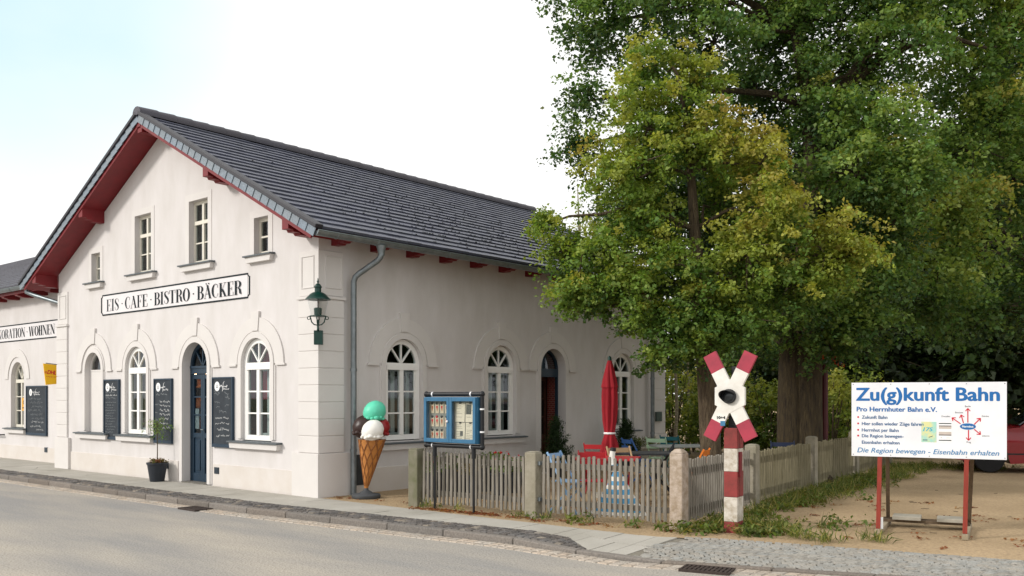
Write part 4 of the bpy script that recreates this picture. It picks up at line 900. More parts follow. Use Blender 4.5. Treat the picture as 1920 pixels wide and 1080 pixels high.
# ------------------------------------------------------------------ notice cabinet
ca = math.atan2(-.02, 1.2)
t = thing('notice_cabinet', 'blue glazed notice cabinet in a black pipe frame with ice cream cards and papers', 'notice board', (2.885, .19, 0), R(0)); t.scale = (.92, .92, 1)
CB = mat('cabinet_blue', '#346b8e', .45, .2, 9, .1, 40)
x0, x1, z0, z1 = -.565, .57, .985, 1.645
m = MB(); m.box(x0, x1, .06, .08, z0, z1); m.box(x0, x0+.04, -.09, .06, z0, z1); m.box(x1-.05, x1, -.09, .06, z0, z1); m.box(x0+.04, x1-.05, -.09, .06, z0, z0+.045); m.box(x0+.04, x1-.05, -.09, .06, z1-.04, z1); m.box(-.02, .02, -.085, .06, z0+.045, z1-.04); m.build('case', CB, t, bevel=.004)
m = MB(); m.box(x0+.041, x1-.051, -.025, .0595, z0+.046, z1-.041); m.build('back_board', mat('cabinet_back', '#8e8f86', .9, .15, 9), t)
for a, b_ in ((x0+.004, -.002), (.002, x1-.014)):
    m = MB(); fr = .055
    m.box(a, a+fr, -.115, -.091, z0+.006, z1-.006); m.box(b_-fr, b_, -.115, -.091, z0+.006, z1-.006); m.box(a+fr, b_-fr, -.114, -.091, z0+.006, z0+.006+fr); m.box(a+fr, b_-fr, -.114, -.091, z1-.006-fr, z1-.006)
    dr = m.build('door', CB, t, bevel=.004)
    p = MB(); p.box(a+fr-.01, b_-fr+.01, -.103, -.100, z0+.05, z1-.05); p.build('pane', CLEAR, dr)
    if a < -.1: p = MB(); p.ball((b_-.03, -.125, (z0+z1)/2-.02), .017, 10, 8); p.build('knob', PRINTW, dr)
m = MB(); tr = .032
for zz in (z0-.045, z1+.042): m.tube([(x0-.03, -.02, zz), (x1+.045, -.02, zz)], tr, 12)
m.tube([(x1+.045, -.02, z0-.045), (x1+.045, -.02, z1+.042)], tr, 12); m.tube([(x0-.03, .04, z0-.045), (x0-.03, .04, z1+.042)], tr, 12)
for xx in (x0-.03, x1+.045):
    for zz in (z0-.045, z1+.042): m.ball((xx, -.02, zz), .043, 12, 8)
m.build('pipe_frame', BLACK, t, smooth=True)
m = MB()
for xx in (x0+.12, x1-.18): m.tube([(xx-.012, -.02, z1+.042), (xx+.012, -.02, z1+.042)], tr+.004, 12); m.tube([(xx-.01, -.02, z0-.045), (xx+.01, -.02, z0-.045)], tr+.004, 12)
for zz in (z0+.17, z1-.17): m.tube([(x1+.045, -.02, zz-.011), (x1+.045, -.02, zz+.011)], tr+.004, 12)
m.build('pipe_band', PRINTW, t, smooth=True)
for xx in (x0+.16, x1-.13):
    m = MB(); m.tube([(xx, -.02, -.06), (xx, -.02, z0-.2)], .019, 10); m.tube([(xx, -.02, z0-.21), (xx, -.02, z0-.05)], .034, 10); m.build('post', BLACK, t, smooth=True)
CARD = mat('card', '#d9c9ad', .8, .1, 20); PAP = mat('paper', '#e2d9c2', .85, .08, 12); ORG = mat('card_picture', '#b9673f', .7, .3, 30)
for r in range(3):
    for k in range(4):
        if r == 2 and k == 3: continue
        cx_, cz_ = x0+.118 + k*.106, z1-.16 - r*.195; m = MB(); tl = rnd.uniform(-.06, .06)
        F = lambda u, z, n: (cx_ + u*math.cos(tl) - z*math.sin(tl), -.029 - n, cz_ + z*math.cos(tl) + u*math.sin(tl))
        pbox(m, F, -.038, .038, -.075, .06, 0, .003); m.mi = 1; m.prism([(-.018, .01), (.018, .01), (.002, -.05), (-.002, -.05)], F, .003, .005); m.mi = 2 if (r, k) != (1, 1) else 3; pbox(m, F, -.016, .016, .05, .085, .003, .012); m.mi = 1 if rnd.random() < .5 else 3
        m.prism([(.02*math.cos(a/8*6.283), .015 + .02*math.sin(a/8*6.283)) for a in range(8)], F, .003, .0055)
        tag(m.build('card', [CARD, ORG, BLACK, SRED], None), ['cream ice cream card clipped in the cabinet, row %s, place %s from its blue frame' % (('top', 'middle', 'bottom')[r], ('first', 'second', 'third', 'fourth')[k])][0], 'card', 'cards clipped in the notice cabinet').matrix_world = t.matrix_basis
n_ = 0
for zz, hh in ((z1-.085, .27), (z1-.365, .25)):
    for cx_, ww in ((.17, .20), (.385, .20)):
        m = MB(); F = lambda u, z, n: (cx_ + u, -.029 - n - .012*max(0, -z/hh), zz + z); pbox(m, F, -ww/2, ww/2, -hh, 0, 0, .003); m.mi = 1
        for i in range(9):
            if rnd.random() < .85: x_ = -ww/2 + .02; pbox(m, F, x_, x_ + rnd.uniform(.4, .85)*(ww-.04), -.035 - i*.024, -.029 - i*.024, .0032, .0042)
        if n_ in (1, 2): m.mi = 2; pbox(m, F, .0 if n_ == 2 else -.09, .06 if n_ == 2 else .02, -.19 if n_ == 2 else -.16, -.12 if n_ == 2 else -.02, .0032, .005)
        m.mi = 3; pbox(m, F, -.02, .02, -.012, .03, .003, .014)
        tag(m.build('paper', [PAP, mat('print_grey', '#9b9484', .9, .2, 20), mat('print_picture', '#6a6c66', .8, .5, 50), BLACK], None), ['printed paper at the upper left of the right cabinet door', 'printed paper with grey picture at the upper right in the cabinet', 'printed paper with small dark photo at the lower middle of the cabinet', 'printed paper without a picture at the lower right in the cabinet'][n_], 'paper', 'papers clipped in the notice cabinet').matrix_world = t.matrix_basis; n_ += 1

# ------------------------------------------------------------------ level crossing sign
t = thing('crossbuck', 'red and white railway crossing cross with lamp on a banded weathered post', 'railway sign', (6.87, .98, 0), R(8))
m = MB(); zb = [(-.1, .13, 1), (.13, .43, 0), (.43, .74, 1), (.74, 1.02, 0), (1.02, 1.27, 1)]
CR = mat('faded_red', '#8f3a38', .8, 0, 7, .3, 50, col2='#6d3430', thr=(.3, .6)); CW = mat('chipped_white', '#cfc8bd', .85, 0, 9, .4, 50, col2='#a69a88', thr=(.38, .6))
for a, b_, k in zb: m.mi = k; m.box(-.085, .085, -.115, -.045, a+.0005, b_-.0005); m.box(-.085, .085, -.035, .115, a+.0005, b_-.0005)
m.build('post', [CW, CR], t, bevel=.008)
m = MB(); m.box(-.05, .05, -.04, .02, 1.2, 1.42); m.box(-.02, .06, -.02, .06, 1.25, 2.02); m.box(-.025, .085, -.06, .0, 1.30, 1.31); m.build('mast', BLACK, t)
m = MB(); m.box(.03, .10, .03, .12, 1.15, 1.55); m.prism([(.0, 1.86), (.09, 1.80), (.09, 2.05), (.06, 2.08)], lambda u, z, n: (u, n, z), .03, .09); m.box(.086, .11, -.08, -.0, .68, .98); m.build('back_plate', mat('deep_red', '#7a1520', .5, .3, 9), t)
CX = 1.655; XF = lambda u, z, n: (u, -.10 - n, CX + z)
CRR = mat('sign_crimson', '#a83548', .6, 0, 5, col2='#8f3040', thr=(.3, .6)); CWW = mat('sign_white', '#e6e3dc', .55, 0, 5, col2='#d3cec4', thr=(.32, .6)); th = R(63.5)
m = MB(); L1, hwid = .575, .083
for sg in (-1, 1):
    dx, dz = sg*math.cos(th), math.sin(th)
    for s2 in (-1, 1):
        q = lambda d, e: (s2*dx*d - dz*e*1.0, s2*dz*d + dx*e)
        m.mi = 0; m.prism([q(.05, -hwid), q(.345, -hwid), q(.345, hwid), q(.05, hwid)], XF, .0 if sg < 0 else .0015, .05 if sg < 0 else .0515)
        m.mi = 1; m.prism([q(.345, -hwid), q(L1, -hwid), q(L1, hwid), q(.345, hwid)], XF, .0, .0505)
m.mi = 0; hx = [(.0, -.205), (.185, -.105), (.185, .105), (.0, .205), (-.185, .105), (-.185, -.105)]; m.prism(hx, XF, .001, .054); m.build('cross', [CWW, CRR], t)
m = MB(); lf = lambda r, z: (r, z); 
m.v = []; 
LB = MB(); LB.lathe([(.05, 0), (.11, .01), (.112, .05), (.10, .06)], (0, 0, 0), 24); ob = LB.build('lamp_body', BLACK, t, smooth=True); ob.scale = (.8, .8, .8); ob.location = (0, -.154, CX+.0); ob.rotation_euler = (R(90), 0, 0)
LB = MB(); LB.ball((0, 0, .055), .085, 20, 10, 1, 1, .4); o2 = LB.build('lens', mat('dark_lens', '#2e3234', .12, .2, 8), ob, smooth=True)
LB = MB(); n = 14
vs = []
for k in range(n+1):
    a = R(20 + 200*k/n); l_ = .17*max(.12, math.sin((a - R(20))/R(200)*math.pi)); vs += [(.108*math.cos(a), .108*math.sin(a), .045), (.100*math.cos(a) - .02*l_/.17, .100*math.sin(a)-.01, .05 + l_)]
LB.add(vs, [(2*k, 2*k+1, 2*k+3, 2*k+2) for k in range(n)]); hd = LB.build('hood', BLACK, ob, smooth=True); sm = hd.modifiers.new('thick', 'SOLIDIFY'); sm.thickness = .006
m = MB(); pbox(m, XF, -.115, -.055, -.36, -.30, .053, .055); m.build('sticker', mat('sticker_blue', '#3f7ca3', .5, .25, 30), t)
m = MB(); put_text(m, '10+4', XF, -.155, -.275, .056, .10, .035, 0, .06); m.build('lettering', INK, t)

# ------------------------------------------------------------------ big association board
A, B = Vector((7.99, 1.86, 0)), Vector((9.6, 2.27, 0)); bd = (B-A).normalized(); BW, BH = (B-A).length, .89; bz = .93
t = thing('info_board', 'large white board with blue railway campaign lettering on red wooden legs', 'billboard', A, math.atan2(bd.y, bd.x))
BF = lambda u, z, n: (u, -n, bz + z)
bm_ = mat('board_white', '#ececee', .4, 0, 2.5, col2='#dcdce0', thr=(.3, .65)); m = MB(); pbox(m, BF, 0, BW, 0, BH, -.012, .0); pbd = m.build('board', bm_, t)
m = MB()
for u in (.02, .44, .86, 1.25, BW-.02):
    for z in (.02, BH-.02): m.lathe([(.005, 0), (.004, .003)], (0, 0, 0), 8) if False else pbox(m, BF, u-.005, u+.005, z-.005, z+.005, .0005, .003)
m.build('screws', ZINC, pbd)
BL = mat('print_blue', '#1a66a8', .5, .06, 20); BD = mat('print_navy', '#33618f', .5, .06, 20)
m = MB(); put_text(m, 'Zu(g)kunft Bahn', BF, .055, .675, .0015, 1.53, .157, 0, .05); m.build('headline', BL, pbd)
m = MB(); put_text(m, 'Pro Herrnhuter Bahn e.V.', BF, .06, .543, .0015, .88, .057, 0, .05); m.build('subtitle', BL, pbd)
m = MB()
for k, s in enumerate(('Zukunft Bahn', 'Hier sollen wieder Züge fahren', 'Herrnhut per Bahn', 'Die Region bewegen-', 'Eisenbahn erhalten')): put_text(m, s, BF, .118, (.454, .376, .299, .229, .151)[k], .0015, (.285, .68, .41, .465, .42)[k], .040, 0, .035)
m.build('bullet_text', BD, pbd)
m = MB()
for k in range(4): m.prism([(.075 + .011*math.cos(a/10*6.283), (.473, .396, .318, .248)[k] + .012*math.sin(a/10*6.283)) for a in range(10)], BF, .0005, .002)
m.build('bullets', SRED, pbd)
m = MB(); put_text(m, 'Die Region bewegen - Eisenbahn erhalten', BF, .065, .046, .0015, 1.52, .060, .25, .02); m.build('slogan', mat('print_pale_blue', '#4c86b5', .5, .06, 20), pbd)
m = MB(); ec = (1.265, .375)
m.prism([(ec[0] + .083*math.cos(a/24*6.283), ec[1] + .037*math.sin(a/24*6.283)) for a in range(24)], BF, .0005, .002); m.mi = 1; put_text(m, 'Herrnhut', BF, ec[0], ec[1]-.011, .003, .115, .024, 0, .05, True); m.build('map_centre', [BL, PRINTW], pbd)
m = MB()
for a, b_ in (((1.19, .405), (1.10, .475)), ((1.22, .415), (1.195, .51)), ((1.265, .42), (1.265, .585)), ((1.33, .40), (1.395, .472)), ((1.33, .345), (1.395, .285)), ((1.272, .335), (1.272, .215))):
    pbar(m, BF, a, b_, .011, .0005, .002); d = Vector((b_[0]-a[0], b_[1]-a[1], 0)).normalized()
    for sg in (-1, 1):
        e = Matrix.Rotation(sg*R(142), 3, 'Z') @ d; pbar(m, BF, b_, (b_[0]+e.x*.04, b_[1]+e.y*.04), .010, .0006, .0022 + .0002*sg)
m.build('map_arrows', SRED, pbd)
m = MB()
for s, u, z in (('Berlin', 1.265, .60), ('Bautzen', 1.175, .528), ('Dresden', 1.035, .482), ('Görlitz', 1.445, .487), ('Liberec', 1.45, .262), ('Prag', 1.275, .185)): put_text(m, s, BF, u, z, .0015, None, .019, 0, 0, True)
m.build('map_names', INK, pbd)
m = MB(); pbox(m, BF, .775, .935, .185, .425, .0005, .002); m.build('poster', mat('poster_teal', '#9fd0c2', .5, 0, 9, col2='#d8d69a', thr=(.42, .58)), pbd)
m = MB(); put_text(m, '175', BF, .795, .315, .003, .10, .045, .2, .06); m.mi = 1; pbox(m, BF, .79, .84, .205, .215, .0022, .003); m.prism([(.85, .245), (.90, .262), (.89, .250), (.86, .240)], BF, .0022, .003); m.build('poster_print', [mat('print_cyan', '#38b4cf', .5, .1, 9), mat('print_dark_teal', '#3a6675', .5, .3, 20)], pbd)
m = MB(); pbox(m, BF, .955, 1.10, .180, .420, .0005, .0016); m.mi = 1
for z in (.402, .205): pbox(m, BF, .962, 1.093, z, z+.010, .0017, .003)
m.mi = 2
for z in (.345, .275): pbox(m, BF, .962, 1.093, z, z+.035, .0017, .003)
pbox(m, BF, .98, .995, .238, .245, .0017, .003); pbox(m, BF, 1.04, 1.08, .238, .242, .0017, .003)
m.mi = 3
for z in (.372, .266): pbox(m, BF, .962, 1.093, z, z+.012, .0017, .0032)
m.build('leaflet', [PRINTW, INK, mat('leaflet_beige', '#c9bdb2', .6, .1, 20), mat('leaflet_grey', '#77716f', .6, .1, 20)], pbd)
RW = mat('red_stained_wood', '#973a2c', .7, .3, 6, .2, 40, stretch=(6, 6, 1)); GW = mat('old_timber', '#6b5a47', .9, .35, 6, .3, 40, stretch=(6, 6, 1)); PW = mat('pale_timber', '#a3957d', .9, .3, 6, .3, 40)
for u, u2 in ((.335, .24), (1.27, 1.21)):
    m = MB(); m.bar((u, .045, bz+BH-.08), (u-.035, .03, .06), .055, .05); m.build('leg', RW, t, bevel=.004)
    m = MB(); m.bar((u+.06, .08, bz+.5), (u+.02, .95, .06), .045, .04); m.build('strut', GW, t, bevel=.004)
    m = MB(); m.bar((u-.035, -.09, .03), (u+.02, 1.06, .03), .07, .06); m.build('skid', PW, t, bevel=.004)
m = MB(); m.box(.31, .355, .012, .024, .06, .20); m.build('shoe', mat('galvanised', '#c8cbcc', .5, .1, 9), t)
m = MB(); m.box(.30, 1.30, .72, .78, .061, .095); m.box(.30, 1.30, .90, .95, .061, .095); m.build('cross_plank', GW, t)
for u, lb in ((.42, 'concrete slab weighting the board frame on its left side'), (.93, 'concrete slab weighting the board frame beside its right skid')):
    m = MB(); m.box(0, .33, 0, .33, 0, .045); o = m.build('concrete_slab', mat('slab_concrete', '#a7a193', .95, .2, 9, .4, 60), None, bevel=.006); o.matrix_world = t.matrix_basis @ Matrix.Translation((u, .66, .097)); tag(o, lb, 'slab', 'slabs weighting the board frame')
#@@PART3
# ------------------------------------------------------------------ courtyard
def chair(px, depth, rz, m, label, z=0, group='folding chairs in the courtyard'):
    p = gxy(px, depth, z); t = thing('folding_chair', label, 'chair', p, rz, group)
    s = MB()
    for k in range(5): s.box(-.19, .19, -.19 + k*.078, -.13 + k*.078, .44, .455)
    s.build('seat', m, t)
    b = MB()
    for zz in (.64, .76): b.box(-.19, .19, .235, .25, zz, zz+.075)
    b.build('backrest', m, t)
    for sx in (-1, 1):
        l = MB(); l.bar((sx*.20, -.22, 0), (sx*.20, .25, .86), .016, .028); l.build('leg', m, t)
        l = MB(); l.bar((sx*.175, .24, 0), (sx*.175, -.19, .45), .016, .028); l.build('leg', m, t)
    return t
def table(px, depth, rz, m, wx, wy, label, h=.73, rnd_=False):
    p = gxy(px, depth, 0); t = thing('garden_table', label, 'table', p, rz); s = MB()
    if rnd_: s.lathe([(wx, h-.03), (wx+.01, h-.02), (wx+.01, h), (wx, h+.005)], (0, 0, 0), 28)
    else: s.box(-wx, wx, -wy, wy, h-.03, h)
    s.build('tabletop', m, t, bevel=.004)
    for sx in (-1, 1):
        l = MB(); l.bar((sx*wx*.7, -wy*.7, 0), (sx*wx*.7, wy*.7, h-.03), .02, .03); l.build('leg', m, t)
        l = MB(); l.bar((sx*wx*.66, wy*.7, 0), (sx*wx*.66, -wy*.7, h-.03), .02, .03); l.build('leg', m, t)
    return t
MBLK = mat('anthracite_metal', '#2a2d31', .5, .2, 9); MBLU = mat('chair_blue', '#3f6cb0', .5, .1, 9); MMNT = mat('chair_mint', '#b9d8b4', .5, .1, 9); MTEA = mat('chair_teal', '#1f6a74', .5, .1, 9)
MORG = mat('chair_orange', '#d9761f', .5, .12, 9); MLBL = mat('chair_pale_blue', '#8fb4d8', .5, .1, 9); MBEI = mat('chair_beige', '#b89c78', .6, .15, 9); MGRY = mat('table_grey', '#9aa09c', .6, .15, 9)
table(1138, 13.75, R(25), REDB, .47, .36, 'bright red garden table behind the front fence')
chair(1123, 15.6, R(200), REDB, 'red folding chair behind the red table, left of the closed parasol')
chair(1110, 13.0, R(35), REDB, 'red folding chair between the picket fence and the red table')
table(1215, 15.0, R(40), MBLK, .62, .36, 'dark anthracite table to the right of the closed parasol')
chair(1172, 14.2, R(60), MBEI, 'beige folding chair in front of the dark table')
chair(1236, 15.3, R(-60), MBLK, 'black folding chair at the right end of the dark table')
chair(1196, 17.3, R(150), MBLU, 'blue folding chair behind the dark table')
chair(1238, 17.8, R(190), MMNT, 'mint green folding chair beside the grey table')
chair(1264, 18.6, R(185), MTEA, 'teal folding chair behind the grey table')
table(1283, 17.2, R(50), MGRY, .58, .36, 'grey topped table beside the young linden trunk')
chair(1296, 14.2, R(-75), MORG, 'orange folding chair in front of the young linden trunk', -.02)
chair(1067, 12.95, R(100), MLBL, 'pale blue folding chair near the dark porch door')
chair(1470, 15.9, R(30), mat('chair_navy', '#2a3552', .5, .1, 9), 'navy folding chair by the thick linden trunk')
chair(1345, 16.2, R(120), MBLK, 'black folding chair to the right of the young linden trunk')
# closed parasol
p = gxy(1143, 14.9); t = thing('parasol', 'closed red parasol tied with a pale cord in the courtyard', 'parasol', p)
m = MB(); m.tube([(0, 0, .05), (0, 0, 2.3)], .022, 10); m.build('pole', GW, t)
m = MB(); m.lathe([(.28, 0), (.28, .06), (.05, .08), (.03, .3)], (0, 0, 0), 24); m.build('base', MATS['slab_concrete'], t)
UM = mat('parasol_red', '#9a1a26', .85, .2, 5, .15, 70)
def pleat(d): return lambda a, z: 1 + d(z)*math.sin(8*a + 1.4*math.sin(z*3)) + .25*d(z)*math.sin(19*a + 5*z)
m = MB(); prof = [(.255, .56), (.24, .62), (.215, .72), (.18, .88), (.135, 1.02), (.13, 1.05), (.135, 1.08), (.158, 1.25), (.175, 1.45), (.175, 1.65), (.165, 1.80), (.150, 1.92), (.14, 1.96)]
m.lathe([(r*.66, z) for r, z in prof], (0, 0, 0), 72, pleat(lambda z: .20 if z < .9 else (.06 if 1.0 < z < 1.1 else .17))); m.build('canopy', UM, t, smooth=True)
m = MB(); m.lathe([(.128, 1.80), (.125, 1.84), (.105, 1.95), (.08, 2.07), (.05, 2.18), (.03, 2.25)], (0, 0, 0), 72, pleat(lambda z: .11)); m.build('top_flap', UM, t, smooth=True)
m = MB(); m.lathe([(.097, 1.035), (.102, 1.05), (.097, 1.065)], (0, 0, 0), 24); m.build('cord', PRINTW, t)
m = MB(); m.lathe([(.03, 2.24), (.034, 2.25), (.03, 2.30), (.01, 2.32)], (0, 0, 0), 14); m.build('finial', GREEN, t)
# striped garden figure: a tent-like body with slim neck
p = gxy(1157, 12.75); t = thing('striped_figure', 'blue and white striped tent shaped garden figure with a slim white neck', 'garden figure', p, R(15))
SB = mat('stripe_blue', '#4f97c2', .6, .12, 8); m = MB(); N = 22
prof = lambda z: (.015 + .40*(1 - z/.70)**1.25, .10 + .20*(1 - z/.70))
zs = [0, .045, .115, .165, .235, .285, .355, .41, .47, .53, .60, .66]
for i, (a, b_) in enumerate(zip(zs, zs[1:])):
    m.mi = i % 2; rows = []
    for z in (a, b_):
        rx, ry = prof(z); rows += [(-.06*(1-z/.7) + rx*math.copysign(abs(math.cos(2*math.pi*k/N))**.8, math.cos(2*math.pi*k/N)) + .08*(1-z/.7), ry*.7*math.sin(2*math.pi*k/N), z) for k in range(N)]
    m.add(rows, [(k, (k+1) % N, N+(k+1) % N, N+k) for k in range(N)])
m.build('body', [CWW, SB], t)
m = MB(); m.mi = 0; m.tube([(-.05, 0, .60), (-.06, 0, .68), (-.075, 0, .80), (-.06, 0, .90)], [.07, .055, .042, .038], 14); m.mi = 1; m.tube([(-.05, 0, .655), (-.058, 0, .69)], [.068, .060], 14); m.mi = 2; m.tube([(-.06, 0, .885), (-.055, 0, .93)], [.043, .038], 14); m.build('neck', [CWW, SB, BLACK], t, smooth=True)
# white wire bench
p = gxy(858, 16.3); t = thing('wire_bench', 'pale ornate wire garden bench against the long wall behind the fence', 'bench', p, R(65))
WM = mat('pale_wire', '#b9b4aa', .6, .15, 9)
m = MB(); m.tube([(-.55, .2, .4), (-.55, .24, .78), (-.4, .25, .85), (.4, .25, .85), (.55, .24, .78), (.55, .2, .4)], .014, 6)
for k in range(11): m.tube([(-.5 + k*.1, .2, .42), (-.5 + k*.1, .24, .80)], .008, 5)
for k in range(5): m.tube([(-.40 + k*.2 + .08*math.cos(R(a)), .235, .68 + .08*math.sin(R(a))) for a in range(0, 361, 30)], .007, 5)
m.build('backrest', WM, t)
m = MB()
for k in range(6): m.bar((-.55, -.2 + k*.08, .41), (.55, -.2 + k*.08, .41), .05, .015)
m.build('seat', WM, t)
for sx in (-.52, .52):
    for y in (-.19, .19): m = MB(); m.bar((sx, y, 0), (sx, y, .4), .025, .025); m.build('leg', WM, t)
    m = MB(); m.tube([(sx, -.19, .4), (sx, -.19, .6), (sx, .2, .62)], .012, 6); m.build('armrest', WM, t)
# planters and flowers
def flowerpot(px, depth, h, r, cols, fl, label, seed, square=False, gh=.22):
    p = gxy(px, depth); t = thing('flower_pot', label, 'flower pot', p, rnd.uniform(0, 3), 'flower pots behind the front fence'); m = MB()
    if square: m.hexa([(-r*.9, -r*.6, 0), (r*.9, -r*.6, 0), (r*.9, r*.6, 0), (-r*.9, r*.6, 0)], [(-r, -r*.7, h), (r, -r*.7, h), (r, r*.7, h), (-r, r*.7, h)])
    else: m.lathe([(r*.7, 0), (r*.98, h*.93), (r*1.06, h*.94), (r*1.06, h), (r*.9, h), (r*.85, h*.9)], (0, 0, 0), 20)
    m.build('pot', MATS['dark_pot'], t)
    quick_leaves([(rnd.gauss(0, r*.6), rnd.gauss(0, r*.6), h + rnd.uniform(.0, gh)) for _ in range(26)], .09, 14, .05, cols, seed, name='foliage', parent=t)
    if fl: quick_leaves([(rnd.gauss(0, r*.6), rnd.gauss(0, r*.6), h + rnd.uniform(gh*.5, gh*1.3)) for _ in range(9)], .03, 8, .04, fl, seed+1, name='blossom', parent=t)
    return t
GC = ['#5d7a3a', '#3f5c28', '#7d8f4e']
flowerpot(849, 15.3, .42, .21, GC, None, 'black square planter at the middle of the left fence panel', 21, True)
flowerpot(812, 14.9, .40, .13, GC, ['#d0487e', '#e58ab0'], 'dark pot with pink flowers near the mossy fence post', 22)
flowerpot(886, 15.0, .36, .12, ['#7a6a48', '#5d5c38', '#8b7a52'], None, 'dark pot with withered foliage behind the cabinet legs', 23)
flowerpot(936, 15.0, .38, .14, GC, ['#b5202a', '#d43a3a'], 'dark pot with tall red flowers close to the middle fence post', 24, gh=.3)
flowerpot(965, 15.6, .36, .15, GC, ['#d9707a', '#c0404e'], 'dark pot with coral flowers just left of the conifer', 25)
flowerpot(912, 15.9, .42, .2, ['#4a5e30', '#6c7a44', '#3a4a26'], None, 'broad dark planter with leafy plants under the long wall window', 26, True)
def conifer(x, y, h, r, label, seed):
    t = thing('conifer_shrub', label, 'shrub', (x, y, 0), 0, 'dark conifer shrubs along the long wall'); m = MB(); m.lathe([(.14, 0), (.2, .28), (.21, .28), (.21, .31), (.17, .31)], (0, 0, 0), 18); m.build('pot', MATS['dark_pot'], t)
    m = MB(); m.tube([(0, 0, .28), (0, 0, h*.9)], [.03, .008], 6); m.build('trunk', BARKD, t)
    ce, ax = [], []
    for k in range(230):
        z = rnd.random()**1.2; rr = r*(1-z)**.75*rnd.uniform(.3, 1.05); a = rnd.uniform(0, 6.283); ce.append((rr*math.cos(a), rr*math.sin(a), .30 + z*(h-.34))); v = Vector((math.cos(a), math.sin(a), .9)).normalized(); ax.append(tuple(v))
    quick_leaves(ce, .11, 34, .042, ['#26391f', '#33492a', '#1b2a18', '#47603a'], seed, axis=ax, name='foliage', parent=t, narrow=.22)
conifer(.62, 5.58, 1.22, .34, 'dark conifer in a pot to the left of the open porch door', 31)
conifer(.62, 8.15, 1.12, .32, 'dark conifer in a pot half hidden behind the closed parasol', 32)
t = thing('stone_trough', 'pale stone planter trough under the far long wall window', 'planter', (.55, 9.1, 0)); m = MB(); m.box(-.2, .2, -.55, .55, 0, .42); m.box(-.24, .24, -.6, .6, .421, .49); m.build('trough', MATS['slab_concrete'], t, bevel=.01)
quick_leaves([(rnd.uniform(-.15, .15), rnd.uniform(-.5, .5), .55 + rnd.uniform(-.05, .1)) for _ in range(40)], .09, 14, .05, ['#6f7a52', '#8a8660', '#556238'], 33, name='foliage', parent=t)

# ------------------------------------------------------------------ slim poles, railing and the red car beyond the lot
p = gxy(1546, 17.6); t = thing('red_pole', 'dark red post with reddish creeper leaves right of the thick linden trunk', 'pole', p); m = MB(); m.tube([(0, 0, 0), (0, 0, 2.2)], .065, 12); m.tube([(0, 0, 2.2), (0, 0, 2.28)], .09, 12); m.build('post', mat('dark_wine', '#4c1318', .6, .3, 9), t)
quick_leaves([(rnd.gauss(0, .22), rnd.gauss(0, .2), 2.32 + rnd.gauss(0, .14)) for _ in range(9)], .07, 7, .09, ['#b5482c', '#8f3524', '#c2703a'], 41, name='creeper', parent=t)
p = gxy(1347, 20.5); t = thing('grey_pole', 'slim blue grey pole behind the left arm of the crossbuck', 'pole', p); m = MB(); m.tube([(0, 0, 0), (0, 0, 2.7)], .05, 10); m.build('post', mat('pole_grey', '#6f8496', .5, .15, 9), t); m = MB(); m.lathe([(.06, 2.7), (.06, 2.74), (.02, 2.78)], (0, 0, 0), 10); m.build('cap', BLACK, t)
p = gxy(1925, 23.5); t = thing('railing', 'pale metal railing behind the red car at the right edge', 'railing', p, YAW); m = MB()
for zz in (.35, .95): m.tube([(-1.0, 0, zz), (2.5, 0, zz)], .022, 8)
m.build('rail', ZINC, t)
for k in range(4): m = MB(); m.tube([(-.95 + k*1.1, 0, 0), (-.95 + k*1.1, 0, .98)], .025, 8); m.build('post', ZINC, t)
CARP = mat('car_red', '#86121c', .22, .05, 4, spec=.6); TY = mat('tyre', '#1a1a1b', .85, .2, 20); RIM = mat('rim_alloy', '#9a9da0', .35, .15, 9, metal=.7); CG = mat('car_glass', '#15191c', .06, .1, 4, spec=.8); HL = mat('headlight', '#c9ced2', .12, .1, 9, spec=.8)
p = gxy(1856, 19.6); t = thing('parked_car', 'dark red hatchback parked behind the white info board', 'car', p, YAW - R(17))
WR = .31
def warch(cx, r, n=8): return [(cx + r*math.cos(math.pi*(1 - k/n)), .30 + r*math.sin(math.pi*(1 - k/n))) for k in range(n+1)]
side = [(-.78, .30), (-.80, .52), (-.76, .66), (-.55, .78), (.0, .90), (.55, .98), (1.2, 1.0), (2.6, 1.02), (3.15, .98), (3.30, .80), (3.32, .45), (3.25, .24)] + [(2.56+.38, .24)] + [(x, z) for x, z in warch(2.56, .37)][::-1] + [(.40, .20)] + [(x, z) for x, z in warch(0, .37)][::-1] + [(-.40, .24)]
CF = lambda u, z, n: (u, n, z)
m = MB(); k = len(side); vs = []
for n_, sc in ((0, 1), (.10, 1), (1.64, 1), (1.74, 1)):
    for u, z in side: 
        ins = .05 if n_ in (0, 1.74) and z > .7 else 0
        vs.append((u*(1 if n_ not in (0, 1.74) else .985) + .01, n_ + (.10 if n_ == 0 and z > .75 else 0) - (.10 if n_ == 1.74 and z > .75 else 0), z))
tr = tessellate_polygon([[Vector((u, z, 0)) for u, z in side]])
m.add(vs, [tuple(a) for a in tr] + [tuple(3*k + i for i in a) for a in tr] + [(j*k+i, j*k+(i+1) % k, (j+1)*k+(i+1) % k, (j+1)*k+i) for j in range(3) for i in range(k)])
m.build('body', CARP, t, smooth=True)
m = MB(); roofp = [(.60, .98), (1.15, 1.40), (1.5, 1.475), (2.2, 1.47), (2.75, 1.38), (3.12, 1.0)]
def gh(pr, y0, y1, ins): 
    kk = len(pr); v = [(u, y0 + ins*(z-.98)/.5, z) for u, z in pr] + [(u, y1 - ins*(z-.98)/.5, z) for u, z in pr]; t2 = tessellate_polygon([[Vector((u, z, 0)) for u, z in pr]])
    return v, [tuple(a) for a in t2] + [tuple(kk + i for i in a) for a in t2] + [(i, (i+1) % kk, kk + (i+1) % kk, kk+i) for i in range(kk)]
m.add(*gh(roofp, .12, 1.62, .17)); cab = m.build('cabin', CARP, t, bevel=.02)
